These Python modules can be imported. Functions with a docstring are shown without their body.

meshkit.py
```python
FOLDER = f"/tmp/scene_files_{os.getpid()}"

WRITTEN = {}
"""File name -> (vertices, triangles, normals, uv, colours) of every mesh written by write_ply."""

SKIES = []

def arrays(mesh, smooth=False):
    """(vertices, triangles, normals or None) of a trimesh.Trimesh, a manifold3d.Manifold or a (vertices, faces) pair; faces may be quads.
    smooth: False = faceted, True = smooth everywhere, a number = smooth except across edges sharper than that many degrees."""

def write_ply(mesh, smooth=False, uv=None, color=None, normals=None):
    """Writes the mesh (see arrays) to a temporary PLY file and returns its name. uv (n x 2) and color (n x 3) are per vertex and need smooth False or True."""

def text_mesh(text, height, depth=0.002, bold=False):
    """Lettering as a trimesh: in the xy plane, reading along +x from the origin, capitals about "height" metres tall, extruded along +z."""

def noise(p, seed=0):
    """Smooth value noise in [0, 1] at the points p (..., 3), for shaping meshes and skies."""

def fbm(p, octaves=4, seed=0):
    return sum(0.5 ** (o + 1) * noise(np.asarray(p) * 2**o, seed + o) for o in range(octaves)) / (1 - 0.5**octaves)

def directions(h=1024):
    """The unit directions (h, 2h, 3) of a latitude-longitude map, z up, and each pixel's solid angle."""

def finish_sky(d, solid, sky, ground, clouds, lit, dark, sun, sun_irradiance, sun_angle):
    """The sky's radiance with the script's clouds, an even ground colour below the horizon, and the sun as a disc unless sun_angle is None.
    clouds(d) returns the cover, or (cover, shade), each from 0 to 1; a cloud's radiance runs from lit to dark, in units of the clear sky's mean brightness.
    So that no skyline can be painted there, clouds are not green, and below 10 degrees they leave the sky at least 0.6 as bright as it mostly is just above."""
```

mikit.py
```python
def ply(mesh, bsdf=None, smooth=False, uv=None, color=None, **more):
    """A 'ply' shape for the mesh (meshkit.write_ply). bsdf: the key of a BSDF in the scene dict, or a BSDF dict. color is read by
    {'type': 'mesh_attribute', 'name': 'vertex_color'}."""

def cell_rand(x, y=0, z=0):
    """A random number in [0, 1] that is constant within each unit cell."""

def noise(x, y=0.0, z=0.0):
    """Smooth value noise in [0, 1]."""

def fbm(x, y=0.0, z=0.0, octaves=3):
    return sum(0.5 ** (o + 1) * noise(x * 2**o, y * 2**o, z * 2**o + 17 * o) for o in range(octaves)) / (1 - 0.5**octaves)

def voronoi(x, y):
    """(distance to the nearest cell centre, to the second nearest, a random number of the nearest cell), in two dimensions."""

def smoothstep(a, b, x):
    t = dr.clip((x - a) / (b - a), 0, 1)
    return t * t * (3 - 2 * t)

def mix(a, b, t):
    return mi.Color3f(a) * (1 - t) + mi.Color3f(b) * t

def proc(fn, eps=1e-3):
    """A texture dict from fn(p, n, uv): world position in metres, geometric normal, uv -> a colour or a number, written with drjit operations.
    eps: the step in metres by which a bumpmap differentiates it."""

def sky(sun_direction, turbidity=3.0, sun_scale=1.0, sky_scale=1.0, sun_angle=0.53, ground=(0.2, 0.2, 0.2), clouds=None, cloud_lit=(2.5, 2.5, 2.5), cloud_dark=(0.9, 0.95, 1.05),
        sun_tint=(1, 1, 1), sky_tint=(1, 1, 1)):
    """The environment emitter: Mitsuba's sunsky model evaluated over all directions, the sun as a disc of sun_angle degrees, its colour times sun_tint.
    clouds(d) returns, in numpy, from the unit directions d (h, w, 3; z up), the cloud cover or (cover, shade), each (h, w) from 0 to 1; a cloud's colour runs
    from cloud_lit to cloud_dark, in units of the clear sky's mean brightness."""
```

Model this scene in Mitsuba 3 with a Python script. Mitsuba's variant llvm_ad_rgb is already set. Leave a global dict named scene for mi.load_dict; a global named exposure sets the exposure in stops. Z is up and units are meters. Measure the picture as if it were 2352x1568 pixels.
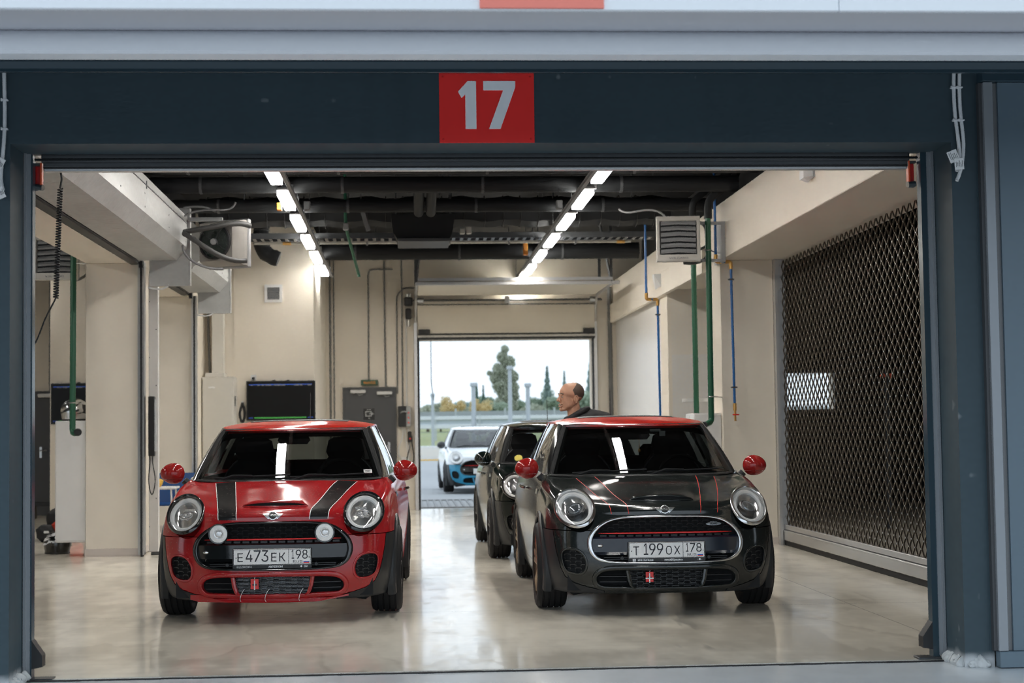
import math, random
import numpy as np, trimesh, drjit as dr, mitsuba as mi
import manifold3d as m3
import mikit, meshkit
from mikit import proc, noise, fbm, voronoi, smoothstep, mix
from scipy.interpolate import RectBivariateSpline, LinearNDInterpolator, CubicSpline
from shapely.geometry import Polygon, LineString, box as sbox
from shapely.ops import unary_union
from shapely import affinity

T = mi.ScalarTransform4f
scene, labels = {}, {}
PI = math.pi

# ---------------------------------------------------------------- camera, sky, exposure
def camera_matrix(eye, yaw, pitch, roll):
    cy, sy = math.cos(yaw), math.sin(yaw)
    fwd = np.array([sy*math.cos(pitch), cy*math.cos(pitch), math.sin(pitch)])
    right = np.array([cy, -sy, 0.0]); down = np.cross(fwd, right)
    r2 = right*math.cos(roll) + down*math.sin(roll)
    d2 = -right*math.sin(roll) + down*math.cos(roll)
    m = np.eye(4); m[:3, 0] = -r2; m[:3, 1] = -d2; m[:3, 2] = fwd; m[:3, 3] = eye
    return T(m.tolist())
FOCAL = 3780.0
scene['camera'] = {'type': 'thinlens', 'fov_axis': 'x', 'fov': math.degrees(2*math.atan(1176/FOCAL)), 'aperture_radius': 0.0085, 'focus_distance': 11.1,
                   'near_clip': 0.05, 'far_clip': 2000.0,
                   'to_world': camera_matrix([0, 0, 1.268], 0.0647, 0.0541, 0.0133)}
def cloud_cover(d):
    n = meshkit.fbm(d*np.array([2.0, 2.0, 4.0]) + 3.1, 4)
    return np.ones(d.shape[:2]), np.clip(0.55*n, 0, 1)
scene['sky'] = mikit.sky((0.3, -0.5, 0.8), turbidity=5.0, sun_scale=0.0, sky_scale=6.3, ground=(0.09, 0.095, 0.10), clouds=cloud_cover,
                         cloud_lit=(0.92, 1.05, 1.18), cloud_dark=(0.78, 0.91, 1.03))
LAMP = 28.0
exposure = 0.75

# ---------------------------------------------------------------- naming
def thing(name, label=None, cat=None, group=None, kind=None):
    key, n = name, 0
    while key in labels or key in scene:
        n += 1; key = '%s_%03d' % (name, n)
    labels[key] = {}
    if label: labels[key]['label'] = label
    if cat: labels[key]['category'] = cat
    if group: labels[key]['group'] = group
    if kind: labels[key]['kind'] = kind
    return key
def free_key(parent, name):
    base = parent + '__' + name; key, n = base, 0
    while key in scene or key in holders:
        n += 1; key = '%s_%03d' % (base, n)
    return key
holders = set()
APART = {'apron', 'collar', 'hanger', 'rung', 'clip', 'strap', 'corner_box', 'jamb_seal', 'brass_joint', 'screw', 'bolt', 'slats', 'lower_slats', 'slots', 'suspension', 'hose', 'lines', 'bearing', 'ceiling_strut', 'rail', 'support', 'wire', 'band', 'cable', 'bracket', 'door_guide', 'floor_plate', 'box', 'cable_tie', 'pupil', 'eye', 'eyebrow', 'drain_grating', 'stripe_edge', 'buttons', 'seam_strip', 'tailgate', 'elbow', 'coupling', 'border', 'projector_lens', 'disc', 'guide_teeth', 'black_body', 'edge'}
def part(parent, name, mesh, bsdf, smooth=35, label=None, kind=None, **more):
    if name in APART and not isinstance(mesh, dict) and kind is None:
        c = mesh.copy(); c.merge_vertices(); bits = trimesh.graph.connected_components(c.face_adjacency, nodes=np.arange(len(c.faces)), min_len=1)
        if 1 < len(bits) <= 90:
            for b in sorted((np.sort(q) for q in bits), key=lambda q: q[0]):
                m = c.submesh([b], append=True); key = free_key(parent, name); scene[key] = {**mesh_dict(m, bsdf, smooth), **more}
            return key
    key = free_key(parent, name)
    scene[key] = {**mesh_dict(mesh, bsdf, smooth), **more}
    if label or kind:
        labels[key] = {}
        if label: labels[key]['label'] = label
        if kind: labels[key]['kind'] = kind
    return key
def mesh_dict(mesh, bsdf, smooth=35):
    if isinstance(mesh, dict):
        return {**mesh, 'bsdf': {'type': 'ref', 'id': bsdf}}
    return mikit.ply(mesh, bsdf, smooth)
def solo(name, mesh, bsdf, label, cat, group=None, smooth=35, kind=None):
    key = thing(name, label, cat, group, kind)
    scene[key] = mesh_dict(mesh, bsdf, smooth)
    return key
def struct(name, mesh, bsdf, smooth=False, label=None):
    scene[name] = mesh_dict(mesh, bsdf, smooth)
    labels[name] = {'kind': 'structure'}
    if label: labels[name]['label'] = label
    return name

# ---------------------------------------------------------------- meshes
def tm(v, f):
    v = np.asarray(v, float); f = np.asarray(f, int)
    if f.shape[1] == 4: f = np.vstack([f[:, [0, 1, 2]], f[:, [0, 2, 3]]])
    return trimesh.Trimesh(v, f, process=False)
def cat(*ms):
    ms = [m for g in ms for m in (g if isinstance(g, (list, tuple)) else [g])]
    return trimesh.util.concatenate(ms)
def bx(x0, x1, y0, y1, z0, z1, b=0.0):
    """A box with chamfered edges."""
    if b <= 0:
        m = trimesh.creation.box(extents=(x1-x0, y1-y0, z1-z0)); m.apply_translation(((x0+x1)/2, (y0+y1)/2, (z0+z1)/2)); return m
    b = min(b, 0.49*min(x1-x0, y1-y0, z1-z0)); pts = []
    for x, sx in ((x0, 1), (x1, -1)):
        for y, sy in ((y0, 1), (y1, -1)):
            for z, sz in ((z0, 1), (z1, -1)):
                pts += [(x, y+sy*b, z+sz*b), (x+sx*b, y, z+sz*b), (x+sx*b, y+sy*b, z)]
    return trimesh.convex.convex_hull(np.array(pts))
def tube(path, r, n=10, cap=True, closed=False):
    p = np.asarray(path, float); m = len(p)
    r = np.full(m, r) if np.isscalar(r) else np.asarray(r, float)
    if closed: t = np.roll(p, -1, 0) - np.roll(p, 1, 0)
    else: t = np.gradient(p, axis=0)
    t /= np.linalg.norm(t, axis=1, keepdims=True)
    a = np.cross(t[0], [0, 0, 1.0] if abs(t[0][2]) < 0.9 else [1.0, 0, 0]); a /= np.linalg.norm(a)
    th = np.arange(n)*2*PI/n; V = []
    for i in range(m):
        a = a - t[i]*np.dot(a, t[i]); a /= np.linalg.norm(a); b = np.cross(t[i], a)
        V.append(p[i] + r[i]*(np.cos(th)[:, None]*a + np.sin(th)[:, None]*b))
    V = np.vstack(V); F = []
    for i in range(m if closed else m-1):
        j = (i+1) % m
        for k in range(n):
            l = (k+1) % n
            F.append((i*n+k, j*n+k, j*n+l, i*n+l))
    F = [q for f in F for q in ((f[0], f[2], f[1]), (f[0], f[3], f[2]))]
    if cap and not closed:
        V = np.vstack([V, p[:1], p[-1:]]); c0, c1 = len(V)-2, len(V)-1
        for k in range(n):
            l = (k+1) % n
            F += [(c0, k, l), (c1, (m-1)*n+l, (m-1)*n+k)]
    mm = trimesh.Trimesh(V, np.array(F), process=False)
    if mm.volume < 0: mm.invert()
    return mm
def smooth_path(pts, k=6):
    p = np.asarray(pts, float); u = np.r_[0, np.cumsum(np.linalg.norm(np.diff(p, axis=0), axis=1))]
    return CubicSpline(u, p)(np.linspace(0, u[-1], (len(p)-1)*k+1))
def round_path(pts, r=0.05, k=5):
    """A polyline with its corners rounded."""
    p = [np.asarray(q, float) for q in pts]; out = [p[0]]
    for a, b, c in zip(p, p[1:], p[2:]):
        d0, d1 = a-b, c-b; l0, l1 = np.linalg.norm(d0), np.linalg.norm(d1); q = min(r, 0.45*l0, 0.45*l1)
        s, e = b+d0/l0*q, b+d1/l1*q
        for t in np.linspace(0, 1, k): out.append((1-t)**2*s + 2*t*(1-t)*b + t*t*e)
    return np.array(out + [p[-1]])
def lathe(prof, n=24, axis='z'):
    """Revolve (r, h) points about an axis."""
    p = np.asarray(prof, float); th = np.arange(n)*2*PI/n; m = len(p)
    V = np.array([(r*math.cos(t), r*math.sin(t), h) for r, h in p for t in th]); F = []
    for i in range(m-1):
        for k in range(n):
            l = (k+1) % n; F += [(i*n+k, i*n+l, (i+1)*n+l), (i*n+k, (i+1)*n+l, (i+1)*n+k)]
    mm = trimesh.Trimesh(V, np.array(F), process=False); mm.merge_vertices(); mm.update_faces(mm.nondegenerate_faces())
    if axis == 'x': mm.vertices = mm.vertices[:, [2, 0, 1]]
    if axis == 'y': mm.vertices = mm.vertices[:, [1, 2, 0]]
    if mm.volume < 0: mm.invert()
    return mm
def prism(poly, y0, y1):
    """A polygon in (x, z) extruded along y from y0 to y1."""
    g = poly if hasattr(poly, 'geom_type') else Polygon(poly)
    ms = []
    for q in getattr(g, 'geoms', [g]):
        if q.is_empty or q.area < 1e-9: continue
        e = trimesh.creation.extrude_polygon(q, y1-y0, engine='earcut')
        v = e.vertices; e = trimesh.Trimesh(np.stack([v[:, 0], y1 - v[:, 2], v[:, 1]], 1), e.faces, process=False)
        if e.volume < 0: e.invert()
        ms.append(e)
    return cat(ms)
def prism_z(poly, z0, z1):
    g = poly if hasattr(poly, 'geom_type') else Polygon(poly)
    ms = []
    for q in getattr(g, 'geoms', [g]):
        e = trimesh.creation.extrude_polygon(q, z1-z0, engine='earcut'); e.apply_translation((0, 0, z0)); ms.append(e)
    return cat(ms)
def prism_x(poly, x0, x1):
    """A polygon in (y, z) extruded along x."""
    e = prism_z(poly, 0, x1-x0); v = e.vertices
    e = trimesh.Trimesh(np.stack([x0+v[:, 2], v[:, 0], v[:, 1]], 1), e.faces, process=False)
    if e.volume < 0: e.invert()
    return e
def grid(P, flip=False):
    """A sheet from an (m, n, 3) array."""
    P = np.asarray(P, float); m, n = P.shape[:2]; i = np.arange(m*n).reshape(m, n)
    q = np.stack([i[:-1, :-1], i[1:, :-1], i[1:, 1:], i[:-1, 1:]], -1).reshape(-1, 4)
    if flip: q = q[:, ::-1]
    return tm(P.reshape(-1, 3), q)
def slab(P, Q):
    """A closed solid between two (m, n, 3) sheets."""
    P, Q = np.asarray(P, float), np.asarray(Q, float); m, n = P.shape[:2]; i = np.arange(m*n).reshape(m, n); o = m*n
    q = np.stack([i[:-1, :-1], i[1:, :-1], i[1:, 1:], i[:-1, 1:]], -1).reshape(-1, 4)
    F = [q, q[:, ::-1]+o]
    rim = np.r_[i[0, :-1], i[:-1, -1], i[-1, :0:-1], i[:0:-1, 0]]; nx = np.roll(rim, -1)
    F.append(np.stack([rim, nx, nx+o, rim+o], 1))
    mm = tm(np.vstack([P.reshape(-1, 3), Q.reshape(-1, 3)]), np.vstack(F))
    if mm.volume < 0: mm.invert()
    return mm
def move(m, d=(0, 0, 0), rz=0.0, rx=0.0, ry=0.0, s=None):
    m = m.copy()
    if s is not None: m.apply_scale(s)
    if rx: m.apply_transform(trimesh.transformations.rotation_matrix(rx, (1, 0, 0)))
    if ry: m.apply_transform(trimesh.transformations.rotation_matrix(ry, (0, 1, 0)))
    if rz: m.apply_transform(trimesh.transformations.rotation_matrix(rz, (0, 0, 1)))
    m.apply_translation(d); return m
def mirror_x(m):
    m = m.copy(); m.vertices = m.vertices*[-1, 1, 1]; m.invert(); return m
def man(m):
    m = m.copy(); m.merge_vertices()
    return m3.Manifold(m3.Mesh(np.asarray(m.vertices, np.float32), np.asarray(m.faces, np.uint32)))
def tri(M):
    q = M.to_mesh(); return trimesh.Trimesh(q.vert_properties[:, :3].astype(float), q.tri_verts, process=False)
def mbox(x0, x1, y0, y1, z0, z1):
    return m3.Manifold.cube((x1-x0, y1-y0, z1-z0)).translate((x0, y0, z0))
def lettering(text, height, at, depth=0.0015, width=None, bold=False, facing='-y', centre=True):
    """Raised letters on an upright face that looks towards -y."""
    m = meshkit.text_mesh(text, height, depth, bold); lo, hi = m.bounds
    s = (width/(hi[0]-lo[0])) if width else 1.0
    v = m.vertices; x = (v[:, 0] - ((lo[0]+hi[0])/2 if centre else lo[0]))*s
    m = trimesh.Trimesh(np.stack([x + at[0], at[1] - v[:, 2], v[:, 1] + at[2]], 1), m.faces, process=False)
    return m
def ball(c, r, sub=2, s=(1, 1, 1)):
    m = trimesh.creation.icosphere(subdivisions=sub, radius=1.0); m.vertices = m.vertices*np.asarray(s)*r + np.asarray(c); return m
def smooth_mesh(m, n=10):
    trimesh.smoothing.filter_taubin(m, lamb=0.5, nu=0.52, iterations=n); return m

# ---------------------------------------------------------------- materials
def rgb(c): return {'type': 'rgb', 'value': list(map(float, c))}
def mat(name, color, rough=0.5, metal=0.0, spec=0.5, coat=0.0, coat_gloss=0.95, two=False, bump=None, bscale=0.001):
    d = {'type': 'principled', 'base_color': color if isinstance(color, dict) else rgb(color), 'roughness': rough if isinstance(rough, dict) else float(rough), 'metallic': float(metal), 'specular': float(spec)}
    if coat: d['clearcoat'] = float(coat); d['clearcoat_gloss'] = float(coat_gloss)
    if bump is not None: d = {'type': 'bumpmap', 'arbitrary': bump, 'scale': bscale, 'bsdf': d}
    scene[name] = {'type': 'twosided', 'bsdf': d} if two or True else d
    return name

def cream_fn(p, n, uv):
    f = fbm(p.x*0.8+3, p.y*0.8, p.z*0.5, 3); g = fbm(p.x*6, p.y*6, p.z*2.5, 3)
    return mix((0.82, 0.755, 0.645), (0.74, 0.68, 0.585), f*0.7+g*0.3)
def floor_fn(p, n, uv):
    a = fbm(p.x*1.1, p.y*0.7, 0.0, 4); b = fbm(p.x*7+9, p.y*3.2, 3.0, 3); st = fbm(p.x*2.0, p.y*14.0, 7.0, 3)
    v1, v2, vr = voronoi(p.x*1.9+0.6*a, p.y*0.75+0.5*b)
    c = mix((0.40, 0.37, 0.315), (0.62, 0.585, 0.51), smoothstep(0.28, 0.72, 0.62*a+0.30*b+0.08*st))
    c = mix(c, (0.62, 0.59, 0.52), 0.35*smoothstep(0.45, 0.95, vr)*smoothstep(0.0, 0.12, v2-v1))
    # black tyre scuffs where cars drive in
    sk = smoothstep(0.60, 0.78, fbm(p.x*9, p.y*1.2, 5.0, 3))*(dr.exp(-dr.square((p.x+0.12)/0.11))+0.8*dr.exp(-dr.square((p.x-1.72)/0.16))*smoothstep(9.2, 9.6, p.y)+0.5*dr.exp(-dr.square((p.x-0.42)/0.1)))*smoothstep(9.1, 9.7, p.y)*smoothstep(13.5, 10.9, p.y)
    c = mix(c, (0.07, 0.07, 0.07), dr.clip(0.75*sk, 0, 1))
    # sawn joints of the slab
    jy = dr.abs(p.y-dr.floor(p.y/3.9+0.5)*3.9); jx = dr.abs(p.x-3.15)
    j = dr.maximum(1-smoothstep(0.004, 0.009, jy), 1-smoothstep(0.003, 0.007, jx))
    return mix(c, (0.16, 0.15, 0.13), 0.5*j)
def floor_rough(p, n, uv):
    return 0.06 + 0.10*fbm(p.x*2.1, p.y*1.3, 1.0, 4) + 0.07*smoothstep(0.5, 0.8, fbm(p.x*11, p.y*6, 2.0, 3))
def floor_bump(p, n, uv):
    return fbm(p.x*3.1, p.y*2.2, 0.0, 3)
def apron_fn(p, n, uv):
    a = fbm(p.x*1.3, p.y*1.1, 0.0, 4); b = fbm(p.x*9, p.y*6, 1.0, 3)
    return mix(mix((0.38, 0.41, 0.43), (0.48, 0.51, 0.53), 0.6*a+0.4*b), mix((0.40, 0.41, 0.42), (0.48, 0.485, 0.49), b), smoothstep(8.15, 8.0, p.y))
def facade_fn(p, n, uv):
    a = fbm(p.x*2.2, p.y*2.2, p.z*0.9, 4); b = fbm(p.x*38, p.y*38, p.z*38, 2); drip = fbm(p.x*16, p.y*16, p.z*0.35, 3)
    c = mix((0.022, 0.040, 0.051), (0.041, 0.070, 0.086), 0.55*a+0.25*b+0.2*drip)
    w = smoothstep(0.79, 0.9, fbm(p.x*11, p.y*11, p.z*8, 3))
    low = 1-smoothstep(0.02, 0.10, p.z + 0.09*fbm(p.x*9, p.y*9, p.z*9, 3) - 0.035)
    return mix(c, (0.52, 0.54, 0.55), dr.clip(0.25*w + 0.9*low, 0, 1))
def facade_bump(p, n, uv):
    return fbm(p.x*70, p.y*70, p.z*70, 2)
def galv_fn(p, n, uv):
    a = fbm(p.x*2, p.y*1.5, p.z*9, 4); b = fbm(p.x*30, p.y*30, p.z*30, 2)
    return mix((0.40, 0.405, 0.40), (0.55, 0.555, 0.55), 0.65*a+0.35*b)
def galv_rough(p, n, uv):
    return 0.42+0.20*fbm(p.x*3, p.y*2.5, p.z*7, 3)
def ceil_fn(p, n, uv):
    a = fbm(p.x*3, p.y*3, p.z*3, 3)
    return mix((0.004, 0.0045, 0.005), (0.012, 0.013, 0.014), a)
def asphalt_fn(p, n, uv):
    a = fbm(p.x*0.35, p.y*0.12, 0.0, 3); b = fbm(p.x*9, p.y*9, 0.0, 2)
    return mix((0.27, 0.28, 0.29), (0.37, 0.38, 0.385), 0.6*a+0.4*b)
def grass_fn(p, n, uv):
    a = fbm(p.x*0.3, p.y*0.05, 0.0, 3); b = fbm(p.x*5, p.y*2, 0.0, 2)
    return mix((0.16, 0.21, 0.11), (0.34, 0.33, 0.19), 0.5*a+0.5*b)
mat('m_cream', proc(cream_fn), 0.62, spec=0.35)
mat('m_cream_plain', (0.72, 0.665, 0.565), 0.6)
mat('m_floor', proc(floor_fn), proc(floor_rough), spec=0.62, coat=0.0)
mat('m_apron', proc(apron_fn), 0.22, spec=0.5)
mat('m_facade', proc(facade_fn), 0.55, spec=0.4, bump=proc(facade_bump, 0.002), bscale=0.0015)
mat('m_galv', proc(galv_fn), proc(galv_rough), metal=0.4)
mat('m_hose', (0.050, 0.050, 0.049), 0.55)
mat('m_housing', (0.27, 0.255, 0.235), 0.5)
mat('m_ceiling', proc(ceil_fn), 0.85, spec=0.2)
mat('m_asphalt', proc(asphalt_fn), 0.7, spec=0.3)
mat('m_grass', proc(grass_fn), 0.9, spec=0.1)
mat('m_plaster_grey', (0.50, 0.52, 0.52), 0.8)
mat('m_white', (0.76, 0.76, 0.75), 0.42)
mat('m_white_panel', (0.74, 0.73, 0.71), 0.35)
mat('m_offwhite', (0.62, 0.60, 0.55), 0.5)
mat('m_black', (0.012, 0.013, 0.014), 0.45)
mat('m_black_gloss', (0.008, 0.009, 0.010), 0.08, spec=0.8)
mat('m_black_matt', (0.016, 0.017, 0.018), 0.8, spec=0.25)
mat('m_black_trim', (0.022, 0.024, 0.026), 0.42, spec=0.4)
mat('m_navy_gloss', (0.006, 0.011, 0.022), 0.22, spec=0.8)
mat('m_rubber', (0.014, 0.014, 0.015), 0.62, spec=0.35)
mat('m_dark_grey', (0.055, 0.058, 0.062), 0.5)
mat('m_mid_grey', (0.19, 0.195, 0.20), 0.5)
mat('m_grey', (0.34, 0.345, 0.35), 0.5)
mat('m_steel', (0.62, 0.63, 0.64), 0.28, metal=1.0)
mat('m_alu', (0.70, 0.70, 0.70), 0.36, metal=0.85)
mat('m_chrome', (0.78, 0.79, 0.80), 0.07, metal=1.0)
mat('m_chrome_satin', (0.70, 0.71, 0.72), 0.2, metal=1.0)
mat('m_radiator', (0.22, 0.23, 0.24), 0.4, metal=0.6)
mat('m_dark_metal', (0.10, 0.105, 0.11), 0.35, metal=0.7)
mat('m_wheel', (0.07, 0.07, 0.075), 0.3, metal=0.5)
mat('m_bronze', (0.40, 0.30, 0.215), 0.3, metal=0.85)
mat('m_orange', (0.80, 0.10, 0.025), 0.4)
mat('m_amber', (0.85, 0.28, 0.03), 0.35)
mat('m_red', (0.62, 0.012, 0.010), 0.35, coat=0.3)
mat('m_sign_red', (0.90, 0.030, 0.026), 0.38)
mat('m_baseboard', (0.60, 0.535, 0.485), 0.4)
mat('m_sign_white', (0.88, 0.88, 0.90), 0.45)
mat('m_brass', (0.72, 0.42, 0.13), 0.3, metal=0.8)
mat('m_green_pipe', (0.008, 0.085, 0.042), 0.42)
mat('m_blue_pipe', (0.010, 0.105, 0.34), 0.35)
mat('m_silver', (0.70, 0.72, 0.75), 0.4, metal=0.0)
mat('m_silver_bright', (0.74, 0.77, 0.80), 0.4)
mat('m_sign_faded', (0.74, 0.20, 0.15), 0.4)
mat('m_trim_alu', (0.26, 0.28, 0.30), 0.4, metal=0.3)
mat('m_bronze_edge', (0.62, 0.53, 0.43), 0.35, metal=0.5)
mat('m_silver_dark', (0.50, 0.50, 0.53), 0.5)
mat('m_panel_blue', (0.105, 0.150, 0.185), 0.4)
mat('m_bar_blue', (0.026, 0.050, 0.066), 0.22)
mat('m_conduit', (0.13, 0.133, 0.13), 0.5)
mat('m_cable_white', (0.70, 0.71, 0.72), 0.45)
mat('m_insulation', (0.013, 0.0145, 0.016), 0.65, spec=0.25)
mat('m_plate', (0.80, 0.80, 0.79), 0.35)
mat('m_ink', (0.012, 0.014, 0.022), 0.5)
mat('m_flag_blue', (0.02, 0.09, 0.48), 0.4)
mat('m_flag_red', (0.62, 0.02, 0.02), 0.4)
mat('m_door_grey', (0.058, 0.061, 0.066), 0.45)
mat('m_screen', (0.004, 0.0045, 0.005), 0.35, spec=0.2)
mat('m_fan_green', (0.004, 0.018, 0.010), 0.4)
mat('m_eye_glass', (0.30, 0.33, 0.36), 0.10, metal=0.8)
mat('m_skin', (0.60, 0.335, 0.22), 0.5, spec=0.35)
mat('m_hair', (0.090, 0.062, 0.048), 0.7)
mat('m_jacket', (0.012, 0.013, 0.015), 0.7)
mat('m_shirt', (0.010, 0.026, 0.06), 0.7)
mat('m_trousers', (0.02, 0.024, 0.035), 0.8)
mat('m_eye', (0.46, 0.42, 0.38), 0.3)
mat('m_blue_plastic', (0.010, 0.06, 0.21), 0.35)
mat('m_yellow', (0.72, 0.42, 0.05), 0.5)
mat('m_interior', (0.010, 0.010, 0.011), 0.75, spec=0.2)
mat('m_seat', (0.020, 0.020, 0.022), 0.7, spec=0.25)
mat('m_seat_grey', (0.10, 0.10, 0.105), 0.6)
mat('m_lens', (0.72, 0.73, 0.74), 0.22, metal=0.6)
mat('m_reflector', (0.62, 0.62, 0.61), 0.16, metal=0.85)
mat('m_led_ring', (0.86, 0.86, 0.85), 0.35)
mat('m_sticker_yellow', (0.75, 0.62, 0.12), 0.5)
mat('m_bark', (0.13, 0.10, 0.075), 0.9)
mat('m_pole', (0.45, 0.49, 0.51), 0.6)
mat('m_fence', (0.45, 0.50, 0.53), 0.5)
mat('m_barrier', (0.70, 0.73, 0.75), 0.6)
mat('m_barrier_grey', (0.33, 0.36, 0.38), 0.6)
for nm, c in (('m_leaf_dark', (0.16, 0.27, 0.22)), ('m_leaf_green', (0.40, 0.48, 0.38)), ('m_leaf_pale', (0.52, 0.55, 0.45)), ('m_leaf_yellow', (0.74, 0.62, 0.36)), ('m_leaf_blue', (0.37, 0.47, 0.44))):
    scene[nm] = {'type': 'principledthin', 'base_color': rgb(c), 'roughness': 0.7, 'diff_trans': 0.6}
# car paints
def dusty(base, dust, amount):
    def fn(p, n, uv):
        s = smoothstep(0.74, 0.82, noise(p.x*95, p.y*95, p.z*95))*smoothstep(0.35, 0.7, fbm(p.x*5, p.y*5, p.z*5, 2)); h = fbm(p.x*7, p.y*4, p.z*7, 3)
        return mix(base, dust, dr.clip(amount*(0.85*s + 0.10*h), 0, 1))
    return proc(fn)
mat('m_paint_red', dusty((0.34, 0.009, 0.013), (0.48, 0.24, 0.20), 0.34), 0.12, metal=0.0, spec=0.75)
mat('m_paint_dark', dusty((0.011, 0.0138, 0.0135), (0.16, 0.17, 0.17), 0.16), 0.10, metal=0.0, spec=0.7)
mat('m_paint_black', (0.004, 0.008, 0.007), 0.06, spec=0.6)
mat('m_paint_white', (0.74, 0.76, 0.78), 0.12, spec=0.7)
mat('m_paint_blue', (0.010, 0.25, 0.42), 0.12, spec=0.8)
mat('m_roof_red', (0.46, 0.020, 0.014), 0.12, spec=0.8)
mat('m_mirror_red', (0.30, 0.012, 0.012), 0.14, spec=0.6)
mat('m_stripe_black', dusty((0.010, 0.010, 0.011), (0.30, 0.25, 0.22), 0.28), 0.16, spec=0.7)
mat('m_stripe_white', (0.78, 0.76, 0.75), 0.4)
mat('m_stripe_red', (0.60, 0.035, 0.025), 0.4)
scene['m_glass'] = {'type': 'thindielectric', 'int_ior': 1.5}
scene['m_glass_tint'] = {'type': 'thindielectric', 'int_ior': 1.52, 'specular_transmittance': rgb((0.33, 0.36, 0.36))}
scene['m_lens_clear'] = {'type': 'thindielectric', 'int_ior': 1.45}

# ---------------------------------------------------------------- the setting
Y0, YB = 8.88, 26.95           # the front door's plane, the rear wall
def quad(x0, x1, y0, y1, z, up=True):
    m = tm([(x0, y0, z), (x1, y0, z), (x1, y1, z), (x0, y1, z)], [(0, 1, 2, 3)]); 
    if not up: m.invert()
    return m
struct('floor', bx(-10.2, 10.8, Y0-.03, YB+.30, -.30, 0.0), 'm_floor', label='polished grey beige concrete garage floor')
rng = np.random.default_rng(5)
xs = np.linspace(-2.05, 2.9, 60); w = .010+.010*rng.random(60)
part('floor', 'threshold_joint', cat(*[bx(a, b+.004, Y0-.10-.012*rng.random(), Y0-.10+w[i], -.01, .0025) for i, (a, b) in enumerate(zip(xs, xs[1:]))]), 'm_rubber', False)
struct('ground_front', bx(-14, 14, -12, Y0-.03, -.30, -.004), 'm_apron', label='glossy pale grey ground outside the front door')
struct('ground_rear', bx(-60, 80, YB+.30, 76, -.3, -.02), 'm_asphalt', label='pale tarmac beyond the rear door')
part('ground_rear', 'drain_grating', cat(*[bx(x, x+.035, 28.0, 30.9, -.02, -.004) for x in np.arange(-1.2, 5.2, .12)], bx(-1.3, 5.3, 27.9, 28.0, -.02, -.002), bx(-1.3, 5.3, 30.9, 31.0, -.02, -.002)), 'm_mid_grey', False)
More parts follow.
